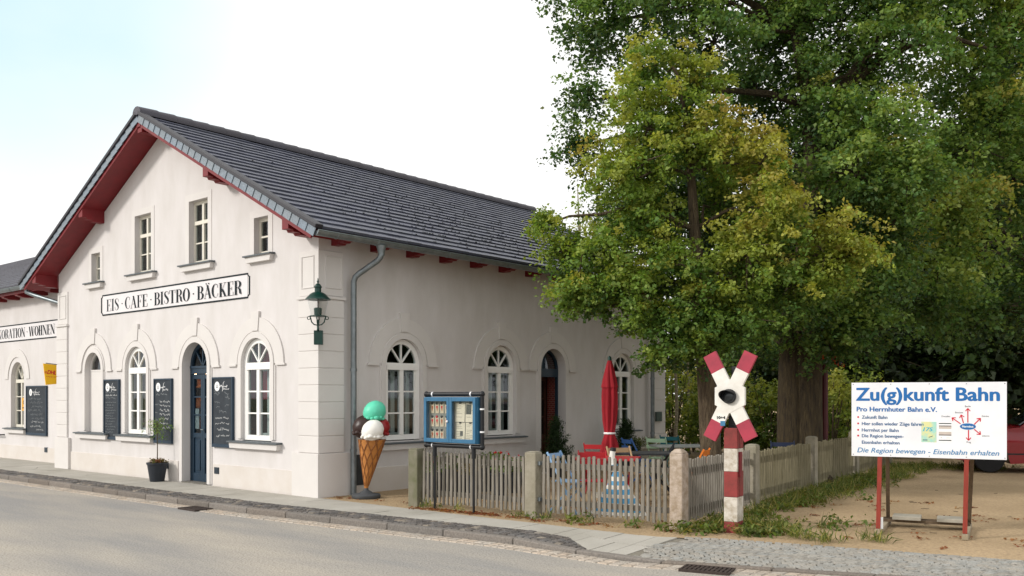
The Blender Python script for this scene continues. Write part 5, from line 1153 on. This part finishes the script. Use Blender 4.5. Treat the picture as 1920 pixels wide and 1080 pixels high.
for y, s in ((.118, 1), (1.622, -1)):
    for pr in ([(.82, 1.02), (1.22, 1.36), (1.55, 1.41), (1.66, 1.02)], [(1.74, 1.02), (1.64, 1.41), (2.2, 1.40), (2.62, 1.32), (2.80, 1.02)]):
        m = MB(); v = [(u, y + s*.17*(z-.98)/.5 - s*.006, z) for u, z in pr] + [(u, y + s*.17*(z-.98)/.5 + s*.02, z) for u, z in pr]; m.add(v, [(0, 1, 2, 3), (7, 6, 5, 4), (0, 4, 5, 1), (1, 5, 6, 2), (2, 6, 7, 3), (3, 7, 4, 0)]); m.build('side_window', CG, cab)
m = MB(); m.hexa([(.63, .22, 1.03), (.63, 1.52, 1.03), (1.12, 1.40, 1.40), (1.12, .34, 1.40)], [(.60, .22, 1.04), (.60, 1.52, 1.04), (1.10, 1.40, 1.41), (1.10, .34, 1.41)]); m.build('windscreen', CG, cab)
for wx in (0, 2.56):
    for wy, s in ((.10, -1), (1.64, 1)):
        w_ = empty('wheel', (wx, wy, WR)); w_.parent = t
        m = MB(); m.lathe([(.20, -.09), (.29, -.095), (.308, -.06), (.31, 0), (.308, .06), (.29, .095), (.20, .09)], (0, 0, 0), 28); o = m.build('tyre', TY, w_, smooth=True); o.rotation_euler = (R(90), 0, 0)
        m = MB(); m.lathe([(.20, -.05), (.215, -.085), (.205, -.09), (.19, -.05)], (0, 0, 0), 28); m.lathe([(.0, -.075), (.05, -.08), (.055, -.04), (0, -.03)], (0, 0, 0), 14)
        for k in range(5): a = k*2*math.pi/5; m.bar((.04*math.cos(a), .04*math.sin(a), -.06), (.20*math.cos(a), .20*math.sin(a), -.07), .055, .03)
        o = m.build('rim', RIM, w_); o.rotation_euler = (R(90) if s > 0 else R(-90), 0, 0)
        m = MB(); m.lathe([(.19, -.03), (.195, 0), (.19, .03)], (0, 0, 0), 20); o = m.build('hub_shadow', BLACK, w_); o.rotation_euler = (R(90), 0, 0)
for y in (.12, 1.42): m = MB(); m.hexa([(-.80, y, .60), (-.80, y+.22, .60), (-.60, y+.24, .60), (-.60, y-.0, .60)], [(-.76, y, .70), (-.76, y+.22, .70), (-.52, y+.24, .76), (-.52, y-.0, .76)]); m.build('headlight', HL, t)
m = MB(); m.hexa([(.85, -.16, 1.0), (1.0, -.16, 1.0), (1.0, .08, 1.0), (.85, .08, 1.0)], [(.87, -.16, 1.12), (.99, -.16, 1.12), (.99, .06, 1.10), (.87, .06, 1.10)]); m.build('mirror', CARP, t, bevel=.02)
m = MB(); m.box(1.70, 1.88, -.014, .0, .86, .885); m.build('door_handle', CARP, t)
m = MB(); m.box(-.7, 3.2, -.006, .03, .40, .43); m.box(1.68, 1.69, -.004, .03, .32, .96); m.build('door_seam', BLACK, t)

# ------------------------------------------------------------------ trees
def blob_points(lobes, dens, rs):
    ce, ax, tone = [], [], []
    for (c, rr, td) in lobes:
        n = max(6, int(dens * (rr[0]*rr[2] + .5*rr[0]*rr[1] + .5*rr[1]*rr[2])))
        d = rs.normal(0, 1, (n, 3)); d /= np.linalg.norm(d, axis=1, keepdims=True); q = rs.uniform(.12, 1, (n, 1))**.40
        off = d * q * (1 + .22*rs.normal(0, 1, (n, 1)))
        w = off[:, :1]*np.array(RT)[None]*rr[0] + off[:, 1:2]*np.array(FW)[None]*rr[1] + off[:, 2:]*np.array((0, 0, rr[2]))[None]
        ce.append(np.array(c) + w)
        a = w + rs.normal(0, .35, (n, 3))*rr[0]; a[:, 2] = a[:, 2]*.6 - .55*np.linalg.norm(a, axis=1); a /= np.linalg.norm(a, axis=1, keepdims=True); ax.append(a)
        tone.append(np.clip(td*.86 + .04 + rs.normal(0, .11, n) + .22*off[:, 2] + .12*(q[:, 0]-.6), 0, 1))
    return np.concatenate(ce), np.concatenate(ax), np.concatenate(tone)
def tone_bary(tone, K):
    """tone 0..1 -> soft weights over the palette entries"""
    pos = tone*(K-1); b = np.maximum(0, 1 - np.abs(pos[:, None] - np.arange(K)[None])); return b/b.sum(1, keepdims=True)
def tree(name, label, base, trunk, lobes, dens, per, rad, leaf, pal, seed, bark, cat='tree', group=None, twig=7):
    """trunk: list of (point, radius); lobes: (centre, radii (right, depth, up), tone)"""
    rs = np.random.RandomState(seed); t = thing(name, label, cat, base, 0, group); B0 = Vector(base)
    m = MB(); P = [Vector(p) - B0 for p, r in trunk]; m.tube(P, [r for p, r in trunk], 14)
    # flare at the foot
    for k in range(6):
        a = k*1.05 + seed; r0 = trunk[0][1]; m.tube([Vector((math.cos(a)*r0*1.5, math.sin(a)*r0*1.5, -.06)), Vector((math.cos(a)*r0*.85, math.sin(a)*r0*.85, .22)), Vector((math.cos(a)*r0*.5, math.sin(a)*r0*.5, .9))], [r0*.30, r0*.32, r0*.2], 7)
    ce, ax, tone = blob_points([(tuple(Vector(c) - B0), rr, td) for c, rr, td in lobes], dens, rs)
    nodes = P[len(P)//3:]
    for c, rr, td in lobes:
        c = Vector(c) - B0; s = min(nodes, key=lambda q: (q - c).length + 1.2*max(0, q.z - c.z)); mid = (s + c)/2 + Vector((0, 0, .22*(c - s).length)) * (1 if c.z > s.z else .5)
        pts = [s*(1-u)**2 + mid*2*u*(1-u) + c*u*u + Vector(rs.normal(0, .05, 3)) * (0 if i in (0, 6) else 1) for i, u in enumerate([k/6 for k in range(7)])]
        r0 = min(.08, .018 + .014*(c - s).length); m.tube(pts, [r0*(1 - .72*i/6) for i in range(7)], 8)
    cen = [Vector(c) - B0 for c, _, _ in lobes]
    for i in range(0, len(ce), twig):
        e = Vector(ce[i]); s = min(cen, key=lambda q: (q - e).length); m.tube([s, (s+e)/2 + Vector((0, 0, .08)), e], [.020, .013, .005], 5, False)
    m.build('trunk', bark, t, smooth=True)
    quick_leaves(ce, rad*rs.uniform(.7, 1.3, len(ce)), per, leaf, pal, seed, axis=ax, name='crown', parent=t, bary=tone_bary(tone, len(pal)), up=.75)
    return t
LS = .90
def lobe(px, py, depth, rx, ry, rd, tone):
    k = depth/FPX; return (tuple(at(px, py, depth)), (rx*k*LS*(.92 if LS < 1 else 1), rd*LS, ry*k*LS*(1.28 if LS < 1 else 1.08)), tone)
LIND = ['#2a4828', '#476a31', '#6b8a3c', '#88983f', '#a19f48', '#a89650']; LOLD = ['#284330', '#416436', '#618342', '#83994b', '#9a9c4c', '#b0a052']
# young linden in the courtyard, its crown turning yellow
D1 = 15.0
b1 = gxy(1332, D1)
tree('linden_tree', 'young linden with yellowing crown and slim trunk in front of the cafe roof', b1,
     [(b1 - Vector((0, 0, .1)), .20), (at(1333, 850, D1), .175), (at(1326, 740, D1), .155), (at(1320, 640, D1), .145), (at(1312, 540, D1), .12), (at(1302, 430, D1), .09), (at(1296, 330, D1), .07), (at(1285, 220, D1), .045), (at(1270, 140, D1), .02)],
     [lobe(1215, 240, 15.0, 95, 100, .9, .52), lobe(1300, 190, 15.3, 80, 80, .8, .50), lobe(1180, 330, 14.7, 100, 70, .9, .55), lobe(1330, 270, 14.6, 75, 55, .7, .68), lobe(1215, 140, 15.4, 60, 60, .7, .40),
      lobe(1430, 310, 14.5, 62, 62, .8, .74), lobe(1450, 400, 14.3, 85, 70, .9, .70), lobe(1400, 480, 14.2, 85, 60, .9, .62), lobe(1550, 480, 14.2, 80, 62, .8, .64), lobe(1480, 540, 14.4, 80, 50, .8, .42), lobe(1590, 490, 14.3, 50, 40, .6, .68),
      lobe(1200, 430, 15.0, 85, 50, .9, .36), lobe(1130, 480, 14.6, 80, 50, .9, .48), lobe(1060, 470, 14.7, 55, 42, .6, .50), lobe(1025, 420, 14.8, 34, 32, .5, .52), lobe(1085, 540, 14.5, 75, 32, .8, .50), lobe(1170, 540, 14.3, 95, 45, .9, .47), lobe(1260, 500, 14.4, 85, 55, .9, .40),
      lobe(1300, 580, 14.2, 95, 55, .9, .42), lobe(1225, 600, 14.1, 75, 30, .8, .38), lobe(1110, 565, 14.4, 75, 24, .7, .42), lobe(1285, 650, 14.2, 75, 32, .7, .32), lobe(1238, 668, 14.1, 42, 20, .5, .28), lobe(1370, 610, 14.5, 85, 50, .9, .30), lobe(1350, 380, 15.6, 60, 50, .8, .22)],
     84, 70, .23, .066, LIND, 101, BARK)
# the big old linden behind
LS = 1.0; D2 = 17.4; b2 = gxy(1500, D2)
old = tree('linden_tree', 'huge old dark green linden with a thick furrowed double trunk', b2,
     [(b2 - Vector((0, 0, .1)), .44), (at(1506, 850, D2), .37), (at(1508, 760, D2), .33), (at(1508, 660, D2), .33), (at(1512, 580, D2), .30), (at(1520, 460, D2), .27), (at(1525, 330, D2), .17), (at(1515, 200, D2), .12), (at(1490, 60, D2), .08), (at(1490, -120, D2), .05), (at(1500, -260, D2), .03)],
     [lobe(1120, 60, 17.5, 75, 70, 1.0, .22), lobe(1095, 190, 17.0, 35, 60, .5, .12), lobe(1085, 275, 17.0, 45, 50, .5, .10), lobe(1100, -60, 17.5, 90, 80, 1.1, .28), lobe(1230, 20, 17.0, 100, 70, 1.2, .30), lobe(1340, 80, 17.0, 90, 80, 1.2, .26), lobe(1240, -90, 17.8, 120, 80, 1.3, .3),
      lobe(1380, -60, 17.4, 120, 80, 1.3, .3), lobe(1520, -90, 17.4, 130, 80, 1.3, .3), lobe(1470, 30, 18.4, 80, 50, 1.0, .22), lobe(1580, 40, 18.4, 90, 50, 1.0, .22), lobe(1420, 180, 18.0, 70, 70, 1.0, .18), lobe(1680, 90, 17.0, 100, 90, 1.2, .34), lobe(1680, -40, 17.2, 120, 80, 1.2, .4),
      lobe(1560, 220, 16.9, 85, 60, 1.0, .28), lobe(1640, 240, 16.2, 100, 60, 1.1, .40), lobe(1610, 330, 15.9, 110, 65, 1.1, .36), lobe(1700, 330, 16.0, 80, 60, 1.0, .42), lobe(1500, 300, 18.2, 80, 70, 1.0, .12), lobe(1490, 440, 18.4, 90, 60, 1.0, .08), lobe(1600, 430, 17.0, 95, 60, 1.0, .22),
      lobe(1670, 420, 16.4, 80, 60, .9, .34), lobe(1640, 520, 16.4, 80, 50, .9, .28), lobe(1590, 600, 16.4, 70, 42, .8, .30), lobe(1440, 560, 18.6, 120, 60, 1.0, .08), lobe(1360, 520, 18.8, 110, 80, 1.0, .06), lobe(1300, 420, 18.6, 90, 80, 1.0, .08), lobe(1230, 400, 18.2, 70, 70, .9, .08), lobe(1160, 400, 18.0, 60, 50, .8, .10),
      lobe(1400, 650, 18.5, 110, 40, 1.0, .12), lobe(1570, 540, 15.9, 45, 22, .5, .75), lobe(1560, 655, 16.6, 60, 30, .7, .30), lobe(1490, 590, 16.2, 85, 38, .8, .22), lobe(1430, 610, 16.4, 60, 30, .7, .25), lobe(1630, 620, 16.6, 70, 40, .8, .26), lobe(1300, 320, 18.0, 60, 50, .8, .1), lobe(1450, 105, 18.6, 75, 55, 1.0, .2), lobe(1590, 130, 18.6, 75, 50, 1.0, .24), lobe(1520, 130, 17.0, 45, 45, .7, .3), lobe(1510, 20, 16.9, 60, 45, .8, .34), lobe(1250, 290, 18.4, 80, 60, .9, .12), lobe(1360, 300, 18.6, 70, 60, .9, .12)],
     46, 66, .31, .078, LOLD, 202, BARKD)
m = MB(); m.tube([Vector(q) - b2 for q in (at(1482, 880, D2-.1), at(1480, 780, D2-.1), at(1482, 680, D2-.05), at(1482, 600, D2), at(1490, 520, D2+.1))], [.26, .23, .22, .20, .16], 12); m.tube([Vector(q) - b2 for q in (at(1520, 560, D2), at(1560, 440, D2), at(1560, 300, D2), at(1570, 180, D2), at(1640, 80, D2), at(1720, 20, D2))], [.24, .19, .16, .13, .09, .04], 10)
m.tube([Vector(q) - b2 for q in (at(1570, 180, D2), at(1640, 120, D2), at(1750, 60, D2), at(1850, 90, D2))], [.1, .08, .06, .03], 8); m.build('limb', BARKD, old, smooth=True)
D3 = 24.5; b3 = gxy(1972, D3)
tree('linden_tree', 'tall linden at the right edge with pale sunlit clumps above the info board', b3,
     [(b3 - Vector((0, 0, .1)), .27), (at(1972, 800, D3), .25), (at(1968, 600, D3), .23), (at(1940, 400, D3), .2), (at(1880, 200, D3), .2), (at(1870, 0, D3), .14), (at(1860, -200, D3), .06)],
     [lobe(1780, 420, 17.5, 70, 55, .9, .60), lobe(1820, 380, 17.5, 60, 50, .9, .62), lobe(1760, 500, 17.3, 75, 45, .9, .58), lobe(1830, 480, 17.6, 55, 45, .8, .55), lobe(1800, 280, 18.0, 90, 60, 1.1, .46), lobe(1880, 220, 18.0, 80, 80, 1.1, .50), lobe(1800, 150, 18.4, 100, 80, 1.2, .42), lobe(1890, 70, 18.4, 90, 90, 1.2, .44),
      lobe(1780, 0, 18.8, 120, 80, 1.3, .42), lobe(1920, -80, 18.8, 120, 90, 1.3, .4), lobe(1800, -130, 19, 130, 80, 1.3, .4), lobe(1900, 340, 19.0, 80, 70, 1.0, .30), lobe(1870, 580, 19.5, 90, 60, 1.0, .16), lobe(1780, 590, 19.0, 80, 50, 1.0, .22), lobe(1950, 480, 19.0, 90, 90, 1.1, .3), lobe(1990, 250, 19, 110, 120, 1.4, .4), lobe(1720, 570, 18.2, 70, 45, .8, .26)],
     40, 54, .36, .090, LOLD, 303, BARKD)
# dark wood behind: a few kinds, each tree copied with its own place, turn and size
DW = ['#14210f', '#1f3016', '#2f4420', '#4d5e2a', '#6f7a36']
def bgtree(seed, h, wd, label, dens=10, tone=.28):
    rs = random.Random(seed); L_ = []
    for k in range(15):
        z = .12 + .85*rs.random(); r = wd*(1 - .55*abs(z - .4)); a = rs.uniform(0, 6.28); L_.append(((r*.6*math.cos(a), r*.6*math.sin(a), z*h), (r*.55, r*.55, h*.11), tone + rs.uniform(-.15, .2)))
    return tree('wood_tree', label, (0, 0, 0), [((0, 0, -.1), .24), ((.05, 0, h*.25), .2), ((-.05, .05, h*.55), .14), ((0, 0, h*.85), .06), ((0, 0, h), .02)], L_, dens, 24, .55, .22, DW, seed, BARKD, 'tree', 'trees of the dark wood behind the lot', 6)
proto = [bgtree(11, 11, 3.0, ''), bgtree(12, 12.5, 3.3, '', tone=.2), bgtree(13, 9.5, 2.8, '', tone=.34)]
spots = [(1500, 31, 0), (1610, 28.5, 1), (1700, 30, 2), (1790, 28.5, 0), (1880, 27.5, 1), (1965, 29, 2), (1395, 33, 1), (2060, 27, 0), (1740, 36, 1), (1850, 36, 2), (1570, 37, 0), (1950, 37, 1), (1655, 34, 2), (2150, 30, 1)]
names = ['behind the thick linden trunk', 'above the left half of the info board', 'directly above the middle of the info board', 'above the map on the info board', 'above the red car', 'past the right picture edge beside the railing', 'behind the crossbuck', 'outside the right picture edge nearest the car', 'in the second row above the info board', 'in the second row behind the red car', 'in the second row right of the thick trunk', 'in the second row at the right picture edge', 'in the second row over the left end of the info board', 'outside the right edge farthest from the car']
used = set()
for (px, dp_, k), nm in zip(spots, names):
    o = proto[k] if k not in used else copy_tree(proto[k]); used.add(k)
    o.location = gxy(px, dp_); o.rotation_euler = (0, 0, rnd.uniform(0, 6.28)); s = rnd.uniform(.88, 1.12); o.scale = (s, s, s*rnd.uniform(.92, 1.1)); o['label'] = 'dark woodland tree ' + nm
t0 = None
# paler shrubs and birch stems between cafe and lot
SHR = ['#4c662c', '#6c8036', '#8f9844', '#aaa852', '#334824']
def shrub(px, dp_, h, wd, label, seed, tone=.45):
    rs = np.random.RandomState(seed); b = gxy(px, dp_); t = thing('shrub', label, 'shrub', b, 0, 'leafy shrubs beyond the courtyard'); m = MB()
    for k in range(5): a = k*1.3; m.tube([(0, 0, 0), (.2*wd*math.cos(a), .2*wd*math.sin(a), h*.5), (.4*wd*math.cos(a), .4*wd*math.sin(a), h*.9)], [.03, .02, .006], 5)
    m.build('stem', BARK, t)
    n = int(110*wd*h/2.0); d = rs.normal(0, 1, (n, 3)); d /= np.linalg.norm(d, axis=1, keepdims=True); q = rs.uniform(.2, 1, (n, 1))**.4; ce = d*q*np.array([wd, wd*.8, h*.5]) + np.array([0, 0, h*.52])
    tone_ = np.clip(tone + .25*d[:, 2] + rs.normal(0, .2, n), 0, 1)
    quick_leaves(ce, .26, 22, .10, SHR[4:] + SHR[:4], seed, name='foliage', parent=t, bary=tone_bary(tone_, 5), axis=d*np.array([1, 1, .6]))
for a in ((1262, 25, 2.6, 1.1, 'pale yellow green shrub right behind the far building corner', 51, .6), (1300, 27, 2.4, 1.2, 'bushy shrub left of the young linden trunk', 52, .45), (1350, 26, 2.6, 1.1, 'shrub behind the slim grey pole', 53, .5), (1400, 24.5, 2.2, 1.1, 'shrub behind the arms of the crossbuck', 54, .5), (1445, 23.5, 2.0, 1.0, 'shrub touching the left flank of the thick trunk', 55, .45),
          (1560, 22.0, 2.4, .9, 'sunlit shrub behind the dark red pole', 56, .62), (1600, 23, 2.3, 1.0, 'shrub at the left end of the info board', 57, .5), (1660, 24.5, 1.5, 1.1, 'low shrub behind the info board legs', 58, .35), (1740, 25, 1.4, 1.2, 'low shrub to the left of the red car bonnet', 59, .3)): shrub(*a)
BIR = mat('birch_bark', '#a8a08a', .8, 0, 9, .3, 40, col2='#6f6752', stretch=(1, 1, 3))
for px, dp_, h, lb in ((1266, 24, 4.2, 'thin pale birch nearest the far building corner'), (1290, 26, 4.6, 'thin pale birch midway between corner and young linden')):
    b = gxy(px, dp_); tree('birch_tree', lb, b, [(b, .05), (b + Vector((.05, 0, 1.4)), .045), (b + Vector((-.03, .05, 2.6)), .035), (b + Vector((.02, 0, h)), .012)], [((b.x, b.y, h*.75), (.7, .7, .8), .6), ((b.x+.3, b.y, h*.95), (.6, .6, .6), .6)], 14, 22, .28, .075, ['#3f5424', '#66782e', '#8e953f', '#b0a548'], 60 + px, BIR, 'tree', 'thin birches beyond the courtyard')
b = gxy(1083, 38); tree('birch_tree', 'slender pale treetop showing above the far end of the cafe roof', b, [(b, .14), (b + Vector((0, 0, 5)), .10), (b + Vector((.1, 0, 8)), .05), (b + Vector((0, 0, 10.5)), .02)], [((b.x, b.y, 8.4), (.7, .7, 1.0), .6), ((b.x-.3, b.y, 7.2), (1.0, .9, .9), .55), ((b.x+.3, b.y, 9.4), (.4, .4, .7), .65)], 12, 16, .3, .11, ['#56702e', '#7d8f45', '#a5a85e'], 66, BIR)

# ------------------------------------------------------------------ ground cover: weeds, fallen leaves, gratings
def tufts(pts, name, size, cols, seed, per=14, hgt=.16, narrow=.07, label=None):
    rs = np.random.RandomState(seed); pts = np.array(pts, float); n = len(pts)
    ax = rs.normal(0, .55, (n*per, 3)); ax[:, 2] = 1; ax /= np.linalg.norm(ax, axis=1, keepdims=True)
    ce = np.repeat(pts, per, axis=0) + rs.normal(0, .035, (n*per, 3))*np.array([1, 1, 0]); s = hgt*rs.uniform(.4, 1.3, (n*per, 1))
    side = np.cross(ax, rs.normal(0, 1, (n*per, 3))); side /= np.linalg.norm(side, axis=1, keepdims=True)
    V = np.empty((n*per, 4, 3)); V[:, 0] = ce; V[:, 1] = ce + ax*s*.55 + side*s*narrow; V[:, 2] = ce + ax*s + np.array([0, 0, -.15])*s + rs.normal(0, .06, (n*per, 3)); V[:, 3] = ce + ax*s*.55 - side*s*narrow
    c = np.array([lin(q) for q in cols])[rs.randint(0, len(cols), n*per)] * rs.uniform(.75, 1.2, (n*per, 1)); N = n*per
    me = bpy.data.meshes.new(name); me.from_pydata(V.reshape(-1, 3).tolist(), [], np.arange(4*N).reshape(-1, 4).tolist()); a = me.attributes.new('tint', 'FLOAT_COLOR', 'POINT'); a.data.foreach_set('color', np.repeat(np.c_[c, np.ones(N)], 4, axis=0).astype('f4').ravel()); me.materials.append(LEAF)
    o = bpy.data.objects.new(name, me); C.objects.link(o); tag(o, label, 'weeds', None, 'stuff'); return o
def along(a, b, n, sd, off=(0, 0)): 
    out = []
    for _ in range(n): u = rnd.random(); p = a.lerp(b, u); out.append((p.x + rnd.gauss(off[0], sd), p.y + rnd.gauss(off[1], sd), 0))
    return out
GR = ['#5c6f2e', '#7d8340', '#46581f', '#9a935a']
ptsW = along(P3, Q4, 50, .14, (.26, 0)) + along(Q4, Q5, 190, .22, (.32, 0)) + along(Q5, Q6, 170, .25, (.4, 0)) + along(Q6, Q7, 170, .3, (.5, 0)) + along(Q7, Q7 + Vector((2.0, 1.0, 0)), 150, .35)
ptsW += [(6.87 + rnd.gauss(.12, .26), 1.16 + rnd.gauss(.12, .18), 0) for _ in range(70)] + along(P1, P2, 7, .04, (0, -.10)) + along(P2, P3, 8, .05, (0, -.12)) + [(rnd.gauss(7.3, .25), rnd.gauss(1.6, .4), 0) for _ in range(10)] + [(7.9 + rnd.gauss(0, .18), .95 + rnd.gauss(0, .1), 0) for _ in range(14)] + [(8.5 + rnd.gauss(0, .1), 1.3 + rnd.gauss(0, .1), 0) for _ in range(8)]
tufts(ptsW, 'grass', .1, GR, 71, 16, .14, .045, 'rough grass and weeds along the side fence and posts')
ce = along(P3, Q5, 70, .2, (.4, -.1)) + [(7.25 + rnd.gauss(.0, .14), 1.0 + rnd.gauss(0, .15), 0) for _ in range(26)] + [(6.52 + rnd.gauss(.0, .1), .62 + rnd.gauss(0, .1), 0) for _ in range(16)] + along(Q5, Q6, 50, .25, (.5, 0)) + along(P2, P3, 7, .06, (0, -.2)) + [(rnd.gauss(7.7, .25), rnd.gauss(2.0, .3), 0) for _ in range(8)]
o = quick_leaves([(x, y, .05) for x, y, _ in ce], .11, 18, .07, ['#4f6a2c', '#6d8238', '#3a5220', '#80703c'], 72, name='broadleaf_weeds', narrow=.26); tag(o, 'broad leaved weeds at the foot of the crossbuck and fence posts', 'weeds', None, 'stuff')
ce = along(P1, P2, 60, .05, (.1, -.17)) + along(P2, P3, 14, .06, (0, -.2)) + [(rnd.uniform(6.8, 11), rnd.uniform(1.2, 6), 0) for _ in range(60)] + [(rnd.uniform(.6, 6), rnd.uniform(1, 8), 0) for _ in range(50)] + along(Q4, Q5, 20, .2, (.5, 0)) + [(rnd.uniform(-.2, 1.9), rnd.uniform(.1, .5), 0) for _ in range(8)]
o = quick_leaves([(x, y, .008) for x, y, _ in ce], .10, 9, .045, ['#7a3a26', '#8f5030', '#5f3a24', '#a07a48'], 73, flat=.08, up=3, name='fallen_leaves'); tag(o, 'brown fallen leaves along the fence foot and on the sand', 'leaves', None, 'stuff')
m = MB()
for k in range(45):
    x, y = rnd.uniform(7.0, 11.5), rnd.uniform(2.2, 9); a = rnd.gauss(.35, .4); l_ = rnd.uniform(.03, .12); m.bar((x, y, .004), (x + l_*math.cos(a), y + l_*math.sin(a), .006), .008, .006)
tag(m.build('twigs', BARK, None), 'scattered twigs and bark crumbs on the sandy lot', 'twigs', None, 'stuff')
IRON = mat('rusty_iron', '#4a3f3a', .8, .35, 20, .2, 60, metal=.3)
for (x, y, rz), lb in zip(((-.75, -1.76, 0), (7.62, -1.10, R(14))), ('iron gutter grating in front of the cafe gable', 'iron gutter grating at the driveway edge in the foreground')):
    t = thing('drain_grate', lb, 'drain grate', (x, y, -.070), rz, 'drain gratings in the gutter'); m = MB(); m.box(-.25, .25, -.15, -.13, -.02, .012); m.box(-.25, .25, .13, .15, -.02, .012); m.box(-.25, -.23, -.129, .129, -.02, .011); m.box(.23, .25, -.129, .129, -.02, .011); m.build('frame', IRON, t)
    m = MB()
    for k in range(10): m.box(-.215 + k*.045, -.19 + k*.045, -.128, .128, -.01, .010)
    m.box(-.229, .229, -.01, .01, -.012, .008); m.build('bars', IRON, t); m = MB(); m.box(-.229, .229, -.128, .128, -.03, -.012); m.build('shaft', BLACK, t)
